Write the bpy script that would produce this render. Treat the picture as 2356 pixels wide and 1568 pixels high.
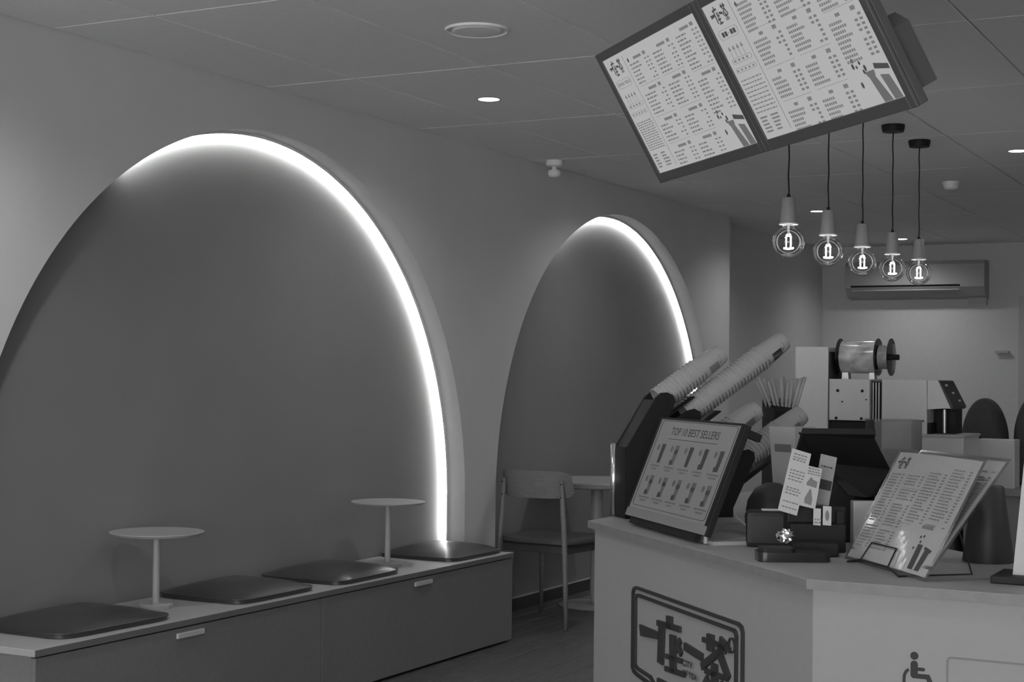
import bpy, bmesh, math, random
from mathutils import Vector, Matrix

# ------------------------------------------------------------------ camera, world, window light, exposure
SC = bpy.context.scene
COL = SC.collection
for o in list(bpy.data.objects):
    bpy.data.objects.remove(o, do_unlink=True)

CAM_Z = 1.355
cam_d = bpy.data.cameras.new('camera')
cam_d.sensor_fit = 'HORIZONTAL'
cam_d.sensor_width = 36.0
cam_d.lens = 36.0 * 3575.2 / 2356.0
cam_d.clip_end = 100
cam = bpy.data.objects.new('camera', cam_d)
COL.objects.link(cam)
yaw, pitch, roll = -0.4877, 0.0217, 0.0113
F = Vector((math.sin(yaw) * math.cos(pitch), math.cos(yaw) * math.cos(pitch), math.sin(pitch)))
rt = Vector((math.cos(yaw), -math.sin(yaw), 0))
upv = rt.cross(F)
RT = rt * math.cos(roll) + upv * math.sin(roll)
UP = -rt * math.sin(roll) + upv * math.cos(roll)
M = Matrix.Identity(4)
for i in range(3):
    M[i][0], M[i][1], M[i][2] = RT[i], UP[i], -F[i]
M[2][3] = CAM_Z
cam.matrix_world = M
SC.camera = cam

world = bpy.data.worlds.new('daylight')
SC.world = world
world.use_nodes = True
bg = world.node_tree.nodes['Background']
bg.inputs[0].default_value = (0.8, 0.8, 0.8, 1)
bg.inputs[1].default_value = 8.2          # overcast street daylight outside the shop window

vs = SC.view_settings
vs.view_transform = 'Standard'
vs.look = 'None'
vs.gamma = 1.0
vs.use_curve_mapping = False
vs.exposure = 0.0

DOWNLIGHT_W = 28.0       # watts of each ceiling spot
LED_L = 95.0            # emission of the arch light strips
SCREEN_L = 0.40

# ------------------------------------------------------------------ helpers
MATS = {}


def mat(name, v, rough=0.55, metal=0.0, noise=0.0, nscale=30.0, bump=0.0, spec=0.5, coat=0.0, stretch=None):
    if name in MATS:
        return MATS[name]
    m = bpy.data.materials.new(name)
    m.use_nodes = True
    nt = m.node_tree
    b = nt.nodes['Principled BSDF']
    b.inputs['Base Color'].default_value = (v, v, v, 1)
    b.inputs['Roughness'].default_value = rough
    b.inputs['Metallic'].default_value = metal
    b.inputs['Specular IOR Level'].default_value = spec
    b.inputs['Coat Weight'].default_value = coat
    if noise > 0 or bump > 0:
        tc = nt.nodes.new('ShaderNodeTexCoord')
        mp = nt.nodes.new('ShaderNodeMapping')
        if stretch:
            mp.inputs['Scale'].default_value = stretch
        nz = nt.nodes.new('ShaderNodeTexNoise')
        nz.inputs['Scale'].default_value = nscale
        nz.inputs['Detail'].default_value = 5
        nt.links.new(tc.outputs['Object'], mp.inputs[0])
        nt.links.new(mp.outputs[0], nz.inputs['Vector'])
        if noise > 0:
            r = nt.nodes.new('ShaderNodeMapRange')
            r.inputs[1].default_value = 0.25
            r.inputs[2].default_value = 0.75
            r.inputs[3].default_value = v * (1 - noise)
            r.inputs[4].default_value = v * (1 + noise)
            nt.links.new(nz.outputs['Fac'], r.inputs[0])
            nt.links.new(r.outputs[0], b.inputs['Base Color'])
        if bump > 0:
            bp = nt.nodes.new('ShaderNodeBump')
            bp.inputs['Strength'].default_value = bump
            bp.inputs['Distance'].default_value = 0.002
            nt.links.new(nz.outputs['Fac'], bp.inputs['Height'])
            nt.links.new(bp.outputs[0], b.inputs['Normal'])
    MATS[name] = m
    return m


def emit(name, v, strength):
    if name in MATS:
        return MATS[name]
    m = bpy.data.materials.new(name)
    m.use_nodes = True
    nt = m.node_tree
    b = nt.nodes['Principled BSDF']
    b.inputs['Base Color'].default_value = (v, v, v, 1)
    b.inputs['Emission Color'].default_value = (1, 1, 1, 1)
    b.inputs['Emission Strength'].default_value = strength
    b.inputs['Roughness'].default_value = 0.4
    MATS[name] = m
    return m


def clear(name, tint=0.95, base=0.03, gain=0.9, rough=0.03, fac_ior=1.45):
    """thin clear sheet: see-through with a fresnel sheen"""
    if name in MATS:
        return MATS[name]
    m = bpy.data.materials.new(name)
    m.use_nodes = True
    nt = m.node_tree
    nt.nodes.remove(nt.nodes['Principled BSDF'])
    out = nt.nodes['Material Output']
    tr = nt.nodes.new('ShaderNodeBsdfTransparent')
    tr.inputs[0].default_value = (tint, tint, tint, 1)
    gl = nt.nodes.new('ShaderNodeBsdfGlossy')
    gl.inputs['Roughness'].default_value = rough
    fr = nt.nodes.new('ShaderNodeFresnel')
    fr.inputs[0].default_value = fac_ior
    ma = nt.nodes.new('ShaderNodeMath')
    ma.operation = 'MULTIPLY_ADD'
    ma.inputs[1].default_value = gain
    ma.inputs[2].default_value = base
    mx = nt.nodes.new('ShaderNodeMixShader')
    nt.links.new(fr.outputs[0], ma.inputs[0])
    nt.links.new(ma.outputs[0], mx.inputs[0])
    nt.links.new(tr.outputs[0], mx.inputs[1])
    nt.links.new(gl.outputs[0], mx.inputs[2])
    nt.links.new(mx.outputs[0], out.inputs[0])
    MATS[name] = m
    return m


def obj(name, bm, m, parent=None, smooth=False, loc=None, rotz=0.0, kind=None):
    me = bpy.data.meshes.new(name)
    bmesh.ops.recalc_face_normals(bm, faces=bm.faces[:])
    bm.to_mesh(me)
    bm.free()
    if m is not None:
        me.materials.append(m)
    if smooth:
        for p in me.polygons:
            p.use_smooth = True
    o = bpy.data.objects.new(name, me)
    COL.objects.link(o)
    if parent is not None:
        o.parent = parent
    if loc is not None:
        o.location = loc
    if rotz:
        o.rotation_euler = (0, 0, rotz)
    if kind:
        o['kind'] = kind
    return o


def smooth_by_angle(o, ang=35):
    me = o.data
    for p in me.polygons:
        p.use_smooth = True
    bm = bmesh.new()
    bm.from_mesh(me)
    for e in bm.edges:
        if len(e.link_faces) == 2 and e.calc_face_angle(0) > math.radians(ang):
            e.smooth = False
    bm.to_mesh(me)
    bm.free()
    return o


def tag(o, label, cat, group=None):
    o['label'] = label
    o['category'] = cat
    if group:
        o['group'] = group
    return o


def thing(name, label, cat, loc=(0, 0, 0), rotz=0.0, group=None, matrix=None):
    o = bpy.data.objects.new(name, None)
    o.empty_display_size = 0.05
    COL.objects.link(o)
    if matrix is not None:
        o.matrix_world = matrix
    else:
        o.location = loc
        o.rotation_euler = (0, 0, rotz)
    return tag(o, label, cat, group)


def copy_tree(o, parent=None):
    c = o.copy()
    COL.objects.link(c)
    c.parent = parent
    for ch in list(o.children):
        copy_tree(ch, c)
    return c


def struct(o):
    o['kind'] = 'structure'
    return o


def box(bm, x0, x1, y0, y1, z0, z1, bevel=0.0, seg=2, mx=None):
    r = bmesh.ops.create_cube(bm, size=1.0)
    vsx = r['verts']
    for v in vsx:
        v.co = Vector(((x0 + x1) / 2 + v.co.x * (x1 - x0), (y0 + y1) / 2 + v.co.y * (y1 - y0), (z0 + z1) / 2 + v.co.z * (z1 - z0)))
    if bevel > 0:
        es = list({e for v in vsx for e in v.link_edges})
        rb = bmesh.ops.bevel(bm, geom=es, offset=bevel, segments=seg, profile=0.6, affect='EDGES')
        vsx = list({v for f in rb['faces'] for v in f.verts} | {v for v in vsx if v.is_valid})
    if mx is not None:
        bmesh.ops.transform(bm, matrix=mx, verts=[v for v in vsx if v.is_valid])
    return bm


def nb():
    return bmesh.new()


def mbox(*a, **k):
    return box(nb(), *a, **k)


def basis(d):
    d = d.normalized()
    a = Vector((0, 0, 1)) if abs(d.z) < 0.9 else Vector((1, 0, 0))
    x = a.cross(d).normalized()
    return x, d.cross(x)


def tube(bm, pts, r, seg=10, caps=True, radii=None):
    pts = [Vector(p) for p in pts]
    n = len(pts)
    rings = []
    x = None
    for i, p in enumerate(pts):
        if i == 0:
            d = pts[1] - p
        elif i == n - 1:
            d = p - pts[i - 1]
        else:
            d = (pts[i + 1] - p).normalized() + (p - pts[i - 1]).normalized()
        d.normalize()
        if x is None:
            x, y = basis(d)
        else:
            x = (x - d * x.dot(d)).normalized()
            y = d.cross(x)
        rr = radii[i] if radii else r
        rings.append([bm.verts.new(p + (x * math.cos(2 * math.pi * k / seg) + y * math.sin(2 * math.pi * k / seg)) * rr) for k in range(seg)])
    for a, b in zip(rings, rings[1:]):
        for k in range(seg):
            bm.faces.new((a[k], a[(k + 1) % seg], b[(k + 1) % seg], b[k]))
    if caps:
        bm.faces.new(rings[0][::-1])
        bm.faces.new(rings[-1])
    return bm


def lathe(bm, prof, seg=32, mx=None, close_top=True, close_bot=True):
    rings = []
    for r, z in prof:
        if r < 1e-6:
            rings.append([bm.verts.new((0, 0, z))])
        else:
            rings.append([bm.verts.new((r * math.cos(2 * math.pi * k / seg), r * math.sin(2 * math.pi * k / seg), z)) for k in range(seg)])
    for a, b in zip(rings, rings[1:]):
        for k in range(seg):
            k2 = (k + 1) % seg
            if len(a) == 1 and len(b) > 1:
                bm.faces.new((a[0], b[k2], b[k]))
            elif len(b) == 1 and len(a) > 1:
                bm.faces.new((a[k], a[k2], b[0]))
            elif len(a) > 1:
                bm.faces.new((a[k], a[k2], b[k2], b[k]))
    if close_bot and len(rings[0]) > 1:
        bm.faces.new(rings[0][::-1])
    if close_top and len(rings[-1]) > 1:
        bm.faces.new(rings[-1])
    if mx is not None:
        bmesh.ops.transform(bm, matrix=mx, verts=[v for rg in rings for v in rg])
    return bm


def prism(bm, poly, fn0, fn1):
    """poly of 2D points, fn0/fn1 map a 2D point to the two 3D faces"""
    a = [bm.verts.new(fn0(p)) for p in poly]
    b = [bm.verts.new(fn1(p)) for p in poly]
    n = len(poly)
    bm.faces.new(a[::-1])
    bm.faces.new(b)
    for i in range(n):
        j = (i + 1) % n
        bm.faces.new((a[i], a[j], b[j], b[i]))
    return bm


def xy(z0, z1):
    return (lambda p: Vector((p[0], p[1], z0))), (lambda p: Vector((p[0], p[1], z1)))


def xz(y0, y1):
    return (lambda p: Vector((p[0], y0, p[1]))), (lambda p: Vector((p[0], y1, p[1])))


def yz(x0, x1):
    return (lambda p: Vector((x0, p[0], p[1]))), (lambda p: Vector((x1, p[0], p[1])))


def rrect(x0, y0, x1, y1, r, n=6):
    out = []
    for cx, cy, a0 in ((x1 - r, y1 - r, 0), (x0 + r, y1 - r, 90), (x0 + r, y0 + r, 180), (x1 - r, y0 + r, 270)):
        for k in range(n + 1):
            a = math.radians(a0 + 90 * k / n)
            out.append((cx + r * math.cos(a), cy + r * math.sin(a)))
    return out


def bar2(p, q, w):
    """stroke rectangle between two 2D points"""
    p, q = Vector(p), Vector(q)
    d = (q - p).normalized()
    n = Vector((-d.y, d.x)) * (w / 2)
    return [tuple(p - n), tuple(q - n), tuple(q + n), tuple(p + n)]


def ribbon(bm, pts, w, fn0, fn1, closed=False):
    """constant width raised line along a 2D polyline"""
    pts = [Vector(p) for p in pts]
    n = len(pts)
    L, R = [], []
    for i, p in enumerate(pts):
        a = pts[i - 1] if (i > 0 or closed) else p
        b = pts[(i + 1) % n] if (i < n - 1 or closed) else p
        d1 = (p - a).normalized() if (p - a).length > 1e-9 else (b - p).normalized()
        d2 = (b - p).normalized() if (b - p).length > 1e-9 else d1
        t = (d1 + d2)
        t = t.normalized() if t.length > 1e-6 else d1
        nn = Vector((-t.y, t.x))
        s = 1.0 / max(0.5, nn.dot(Vector((-d1.y, d1.x))))
        L.append(p + nn * w / 2 * s)
        R.append(p - nn * w / 2 * s)
    m = n if closed else n - 1
    v = {}
    for i in range(n):
        v[i] = [bm.verts.new(fn0(L[i])), bm.verts.new(fn0(R[i])), bm.verts.new(fn1(R[i])), bm.verts.new(fn1(L[i]))]
    for i in range(m):
        a, b = v[i], v[(i + 1) % n]
        for k in range(4):
            bm.faces.new((a[k], a[(k + 1) % 4], b[(k + 1) % 4], b[k]))
    if not closed:
        bm.faces.new(v[0][::-1])
        bm.faces.new(v[n - 1])
    return bm


def flat(bm, poly, fn):
    bm.faces.new([bm.verts.new(fn(p)) for p in poly])


def text_bm(s, size, fn, align='CENTER', sx=1.0, bold=0.0):
    """flat lettering mapped through fn (2D -> 3D)"""
    cu = bpy.data.curves.new('lettering', 'FONT')
    cu.body = s
    cu.size = size
    cu.align_x = align
    cu.resolution_u = 3
    cu.offset = bold
    o = bpy.data.objects.new('lettering', cu)
    COL.objects.link(o)
    dg = bpy.context.evaluated_depsgraph_get()
    me = bpy.data.meshes.new_from_object(o.evaluated_get(dg))
    bm = nb()
    bm.from_mesh(me)
    for v in bm.verts:
        v.co = fn((v.co.x * sx, v.co.y))
    bpy.data.objects.remove(o, do_unlink=True)
    bpy.data.curves.remove(cu)
    bpy.data.meshes.remove(me)
    return bm


random.seed(7)
# ------------------------------------------------------------------ materials
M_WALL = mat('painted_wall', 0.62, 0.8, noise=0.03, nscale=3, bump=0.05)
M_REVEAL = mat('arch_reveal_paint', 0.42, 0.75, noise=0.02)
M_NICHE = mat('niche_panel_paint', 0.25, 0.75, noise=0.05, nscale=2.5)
M_CEIL = mat('ceiling_tile', 0.86, 0.9, noise=0.03, nscale=40, bump=0.1)
M_GRID = mat('ceiling_grid_metal', 0.55, 0.6)
M_FLOOR = mat('floor_base', 0.08, 0.6)
M_PLANK = mat('dark_floor_plank', 0.085, 0.45, noise=0.45, nscale=14, bump=0.15, stretch=(6, 0.6, 1))
M_BENCH = mat('bench_laminate', 0.19, 0.6, noise=0.06, nscale=60)
M_BTOP = mat('bench_top_laminate', 0.42, 0.5, noise=0.04, nscale=50)
M_PULL = mat('pull_tab', 0.5, 0.45)
M_LEATHER = mat('dark_leather', 0.045, 0.32, noise=0.15, nscale=180, bump=0.12, coat=0.15)
M_TABLEW = mat('pale_table_paint', 0.4, 0.45, noise=0.03)
M_WOOD = mat('pale_wood', 0.3, 0.5, noise=0.15, nscale=25, stretch=(1, 6, 1))
M_CHAIRW = mat('chair_wood', 0.2, 0.45, noise=0.2, nscale=22, stretch=(1, 1, 8))
M_CHAIRD = mat('chair_seat_wood', 0.07, 0.5, noise=0.2, nscale=22, stretch=(1, 6, 1))
M_CPANEL = mat('counter_panel', 0.285, 0.55, noise=0.02, nscale=40)
M_CTOP = mat('counter_top_wood', 0.34, 0.45, noise=0.12, nscale=18, stretch=(1, 8, 1))
M_BLACK = mat('black_plastic', 0.014, 0.55, noise=0.1, spec=0.3)
M_BLACKG = mat('black_gloss_plastic', 0.02, 0.2)
M_BEZEL = mat('bezel_plastic', 0.09, 0.45)
M_INK = mat('ink', 0.03, 0.7)
M_INKG = mat('ink_grey', 0.2, 0.7)
M_SIGN = mat('sign_letter', 0.035, 0.5)
M_CHROME = mat('chrome', 0.85, 0.18, 1.0)
M_STEEL = mat('brushed_steel', 0.55, 0.35, 1.0, noise=0.1, nscale=40)
M_WHITE = mat('white_plastic', 0.44, 0.4)
M_MACH = mat('machine_enamel', 0.62, 0.35, noise=0.02)
M_PAPER = mat('paper', 0.5, 0.8)
M_PAPER2 = mat('grey_paper', 0.3, 0.8)
M_CUP = mat('frosted_cup', 0.42, 0.35, coat=0.2)
M_CUPP = mat('cup_print', 0.2, 0.5)
M_DARKG = mat('dark_grey_plastic', 0.045, 0.5, noise=0.1)
M_CORD = mat('cord_fabric', 0.02, 0.8)
M_SOCKET = mat('socket_wood', 0.33, 0.55, noise=0.12, nscale=60, stretch=(6, 6, 1))
M_FIL = emit('filament_glow', 1.0, 90.0)
M_LED = emit('led_strip_glow', 1.0, LED_L)
M_DISC = emit('downlight_glow', 1.0, 14.0)
M_SCREEN = emit('menu_screen_glow', 0.05, SCREEN_L)
M_SCREEN2 = emit('counter_screen_glow', 0.05, 0.10)
M_LCD1 = emit('lcd_grey_text', 0.03, 0.17)
M_LCD2 = emit('lcd_dark_mark', 0.03, 0.05)
M_LCD3 = emit('lcd_mid_picture', 0.03, 0.12)
M_GLASS = clear('bulb_glass', 0.93, 0.02, 0.8, 0.02)
M_ACRYL = clear('clear_acrylic', 0.85, 0.05, 0.9, 0.08)
M_FILM = clear('laminate_film', 0.97, 0.05, 0.7, 0.16)
M_WINDOW = clear('window_glass', 0.95, 0.02, 0.9, 0.0)

# ------------------------------------------------------------------ the shell
ZC = 2.575                 # ceiling height
XW = -4.06                 # face of the arched wall
XN = -4.19                 # niche back panels
XR = 3.2
YF, YB = -2.6, 14.2
ARCH = [(5.444, 0.69, 1.70), (9.183, 0.69, 1.70)]
YEND = 11.163

# floor with planks where they show
fl = struct(obj('floor', mbox(-4.6, XR, YF, YB, -0.1, -0.006), M_FLOOR))
pl_w, pl_l = 0.14, 1.2
pm = None
for i in range(18):
    off = (i * 0.47) % pl_l
    for j in range(6):
        x0 = -4.2 + i * pl_w
        y0 = 4.2 - off + j * pl_l
        if pm is None:
            o = obj('plank', mbox(0.0015, pl_w - 0.0015, 0.0015, pl_l - 0.0015, -0.012, 0.0, bevel=0.0015, seg=1), M_PLANK, fl)
            pm = o.data
        else:
            o = bpy.data.objects.new('plank', pm)
            COL.objects.link(o)
            o.parent = fl
        o.location = (x0, y0, 0)

# ceiling: backing slab, metal grid, tiles
ce = struct(obj('ceiling', mbox(-4.6, XR, YF, YB, ZC + 0.012, ZC + 0.1), M_GRID))
gx, gy = 0.6225, 1.2445
tm = None
i0 = -2
for i in range(-1, 11):
    for j in range(-7, 8):
        x0 = -3.596 + gx * i
        y0 = 5.36 + gy * j
        if x0 > XR or y0 > YB or y0 + gy < YF:
            continue
        xa, xb = max(x0, XW - 0.0), min(x0 + gx, XR)
        ya, yb = max(y0, YF), min(y0 + gy, YB)
        if i == -1 and y0 + gy > YEND:
            xa = -4.25
        full = abs(xb - xa - gx) < 1e-6 and abs(yb - ya - gy) < 1e-6
        if full:
            if tm is None:
                o = obj('ceiling_tile', mbox(0.003, gx - 0.003, 0.003, gy - 0.003, 0, 0.014, bevel=0.003, seg=1), M_CEIL, ce)
                tm = o.data
            else:
                o = bpy.data.objects.new('ceiling_tile', tm)
                COL.objects.link(o)
                o.parent = ce
            o.location = (x0, y0, ZC)
        else:
            o = obj('ceiling_tile', mbox(0.003, xb - xa - 0.003, 0.003, yb - ya - 0.003, 0, 0.014, bevel=0.003, seg=1), M_CEIL, ce)
            o.location = (xa, ya, ZC)


# arched wall: face, reveals
def arch_top(y):
    for yc, zc, r in ARCH:
        if abs(y - yc) < r - 1e-9:
            return zc + math.sqrt(r * r - (y - yc) ** 2)
    return None


bm = nb()
NA = 96


def quad(bm, *ps):
    bm.faces.new([bm.verts.new(p) for p in ps])


def face_strip(ya, yb, za, zb):
    quad(bm, (XW, ya, za), (XW, yb, zb), (XW, yb, ZC + 0.02), (XW, ya, ZC + 0.02))


segs = [(YF, ARCH[0][0] - ARCH[0][2]), (ARCH[0][0] + ARCH[0][2], ARCH[1][0] - ARCH[1][2]), (ARCH[1][0] + ARCH[1][2], YEND)]
for a, b in segs:
    face_strip(a, b, 0, 0)
for yc, zc, r in ARCH:
    pts = [(yc - r * math.cos(math.pi * k / NA), zc + r * math.sin(math.pi * k / NA)) for k in range(NA + 1)]
    for p, q in zip(pts, pts[1:]):
        face_strip(p[0], q[0], p[1], q[1])
bmesh.ops.remove_doubles(bm, verts=bm.verts[:], dist=1e-5)
quad(bm, (XW, YEND, 0), (-4.25, YEND, 0), (-4.25, YEND, ZC + 0.02), (XW, YEND, ZC + 0.02))
wl = struct(obj('wall_left', bm, M_WALL))
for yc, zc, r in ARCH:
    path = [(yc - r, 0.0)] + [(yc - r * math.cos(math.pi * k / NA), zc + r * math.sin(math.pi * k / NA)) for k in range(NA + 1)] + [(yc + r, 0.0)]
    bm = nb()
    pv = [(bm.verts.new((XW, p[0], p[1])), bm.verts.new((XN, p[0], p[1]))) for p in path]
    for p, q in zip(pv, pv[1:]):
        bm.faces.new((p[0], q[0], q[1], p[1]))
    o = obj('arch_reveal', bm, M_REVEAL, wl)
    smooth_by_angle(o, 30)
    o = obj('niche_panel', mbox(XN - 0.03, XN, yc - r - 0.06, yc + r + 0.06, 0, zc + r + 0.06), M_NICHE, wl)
    b = struct(obj('baseboard_left', mbox(XN, XN + 0.012, yc - r + 0.001, yc + r - 0.001, 0, 0.068, bevel=0.003), M_DARKG))
    obj('baseboard_highlight', mbox(XN + 0.0, XN + 0.014, yc - r + 0.001, yc + r - 0.001, 0.068, 0.074), M_PULL, b)  # pale strip paints the highlight along the skirting's top edge

struct(obj('wall_left_rear', mbox(-4.35, -4.25, YEND - 0.3, YB, 0, ZC + 0.02), mat('rear_side_wall', 0.62, 0.85, noise=0.03)))
struct(obj('wall_back', mbox(-4.35, XR, YB, YB + 0.1, 0, ZC + 0.02), mat('rear_wall', 0.62, 0.85, noise=0.03)))
struct(obj('wall_right', mbox(XR, XR + 0.1, YF, YB, 0, ZC + 0.02), M_WALL))
struct(obj('trim_1', mbox(-2.47, -2.40, YB - 0.03, YB, 0, 2.1, bevel=0.004), mat('door_trim', 0.5, 0.6)))
# shop front with its big window behind the photographer
bm = nb()
box(bm, -4.35, XR, YF - 0.1, YF, 0, 0.08)
box(bm, -4.35, XR, YF - 0.1, YF, 2.42, ZC + 0.02)
box(bm, -4.35, -3.8, YF - 0.1, YF, 0.08, 2.42)
box(bm, 2.8, XR, YF - 0.1, YF, 0.08, 2.42)
struct(obj('wall_front', bm, M_WALL))
bm = nb()
for x in (-3.8, -1.65, 0.5, 2.74):
    box(bm, x, x + 0.06, YF - 0.08, YF - 0.02, 0.08, 2.42)
box(bm, -3.8, 2.8, YF - 0.08, YF - 0.02, 0.08, 0.14)
box(bm, -3.8, 2.8, YF - 0.08, YF - 0.02, 2.36, 2.42)
w1 = struct(obj('window_1', bm, M_DARKG))
for x in (-3.74, -1.59, 0.56):
    obj('pane', mbox(x, x + 2.09 if x < 0.5 else 2.74, YF - 0.055, YF - 0.045, 0.14, 2.36), M_WINDOW, w1)
ld = bpy.data.lights.new('window_portal', 'AREA')
ld.shape = 'RECTANGLE'
ld.size, ld.size_y = 6.5, 2.3
ld.cycles.is_portal = True
lo = bpy.data.objects.new('window_portal', ld)
COL.objects.link(lo)
lo.location = (-0.5, YF + 0.01, 1.25)
lo.rotation_euler = (math.radians(90), 0, math.radians(180))
lo.parent = w1


# ------------------------------------------------------------------ arch light strips
def led(yc, zc, r, zlow, label):
    """aluminium channel on the reveal whose glowing face washes the niche panel"""
    n_seg = int(NA * 120 / 180)
    path = [((yc + r, zlow), Vector((-1, 0)))] + [((yc + r * math.cos(math.pi * k / NA), zc + r * math.sin(math.pi * k / NA)), Vector((-math.cos(math.pi * k / NA), -math.sin(math.pi * k / NA)))) for k in range(n_seg + 1)]
    t = thing('led_strip', label, 'strip light', (XN, yc + r, zlow), 0, 'light strips lining the wall arches')
    o3 = Vector((XN, yc + r, zlow))

    def ribs(bm, prof):
        out = []
        for p, d in path:
            out.append([bm.verts.new(Vector((XN + x, p[0] + d.x * q, p[1] + d.y * q)) - o3) for q, x in prof])
        return out
    bm = nb()
    rr = ribs(bm, [(0.0, 0.0235), (0.013, 0.0255), (0.013, 0.028), (0.0, 0.030)])
    for p, q in zip(rr, rr[1:]):
        for k in range(4):
            bm.faces.new((p[k], p[(k + 1) % 4], q[(k + 1) % 4], q[k]))
    bm.faces.new(rr[0][::-1])
    bm.faces.new(rr[-1])
    obj('channel', bm, mat('channel_white', 0.85, 0.6), t)
    bm = nb()
    rr = ribs(bm, [(0.0005, 0.0225), (0.0128, 0.0246)])
    for p, q in zip(rr, rr[1:]):
        bm.faces.new((p[0], q[0], q[1], p[1]))
    obj('diffuser', bm, M_LED, t)
    return t


led(*ARCH[0], 0.47, 'glowing light strip curving around the arch above the cushioned bench')
led(*ARCH[1], 0.08, 'glowing light strip curving around the arch behind the chair and round table')


# ------------------------------------------------------------------ ceiling fittings
def downlight(x, y, label, watts=DOWNLIGHT_W):
    t = thing('downlight', label, 'downlight', (x, y, ZC), 0, 'round recessed ceiling downlights')
    obj('trim_ring', lathe(nb(), [(0.052, -0.004), (0.056, -0.001), (0.056, 0.001), (0.047, 0.001), (0.047, -0.004), (0.052, -0.004)], 32, close_top=False, close_bot=False), M_WHITE, t)
    obj('diffuser', lathe(nb(), [(0.0, -0.003), (0.047, -0.003), (0.047, 0.0)], 32, close_top=False), M_DISC, t)
    l = bpy.data.lights.new('downlight_lamp', 'SPOT')
    l.energy = watts
    l.spot_size = math.radians(150)
    l.spot_blend = 0.9
    l.shadow_soft_size = 0.045
    lo = bpy.data.objects.new('downlight_lamp', l)
    COL.objects.link(lo)
    lo.parent = t
    lo.location = (0, 0, -0.012)
    return t


for x, y, lab in ((-3.314, 6.003, 'lit round downlight in the ceiling above the bench arch'),
                  (-3.33, 8.52, 'lit round downlight above the round table, behind the menu screens'),
                  (-3.347, 11.04, 'lit round downlight beyond the second arch, beside the pendant bulbs'),
                  (-3.336, 13.505, 'lit round downlight in front of the air conditioner'),
                  (-1.492, 8.52, 'lit round downlight over the staff side beyond the pendant bulbs'),
                  (-3.33, 3.4, 'lit round downlight near the shop front above the bench end'),
                  (-1.3, 2.6, 'lit round downlight over the customer side before the counter'),
                  (0.9, 4.6, 'added unseen downlight over the staff side behind the white panel'),
                  (0.9, 8.52, 'added unseen downlight at the far end of the staff side'),
                  (-1.49, 12.3, 'lit round downlight in the rear room by the door trim')):
    downlight(x, y, lab, 75.0 if x > 0.5 else (45.0 if y == 3.4 else DOWNLIGHT_W))  # staff-side pair is added out of view, boosted to brighten the ceiling

t = thing('ceiling_speaker', 'round white ceiling speaker with a raised outer ring', 'speaker', (-2.688, 4.775, ZC))
obj('outer_ring', lathe(nb(), [(0.098, 0), (0.105, -0.003), (0.107, -0.008), (0.112, -0.008), (0.114, 0)], 48, close_top=False, close_bot=False), M_CEIL, t)
obj('cone_cover', lathe(nb(), [(0.088, 0), (0.088, -0.006), (0.080, -0.010), (0.07, -0.0105), (0.0, -0.012)], 48, close_bot=False), M_CEIL, t)

t = thing('smoke_detector', 'small white detector with a hanging dome beside the arched wall', 'smoke detector', (-3.93, 7.90, ZC))
obj('base_plate', lathe(nb(), [(0.045, 0), (0.05, -0.01), (0.046, -0.03), (0.03, -0.034), (0.0, -0.034)], 28, close_bot=False), M_CEIL, t)
obj('dome', lathe(nb(), [(0.012, -0.034), (0.014, -0.05), (0.033, -0.056), (0.038, -0.075), (0.028, -0.092), (0.0, -0.097)], 28, close_bot=False), M_CEIL, t, smooth=True)

t = thing('smoke_detector', 'small pale dome detector on the ceiling beyond the pendant lamps', 'smoke detector', (-2.099, 9.712, ZC))
obj('base_plate', lathe(nb(), [(0.05, 0), (0.052, -0.012), (0.048, -0.02), (0.0, -0.02)], 28, close_bot=False), M_CEIL, t)
obj('dome', lathe(nb(), [(0.045, -0.02), (0.043, -0.035), (0.033, -0.047), (0.0, -0.05)], 28, close_bot=False), M_CEIL, t, smooth=True)


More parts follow.
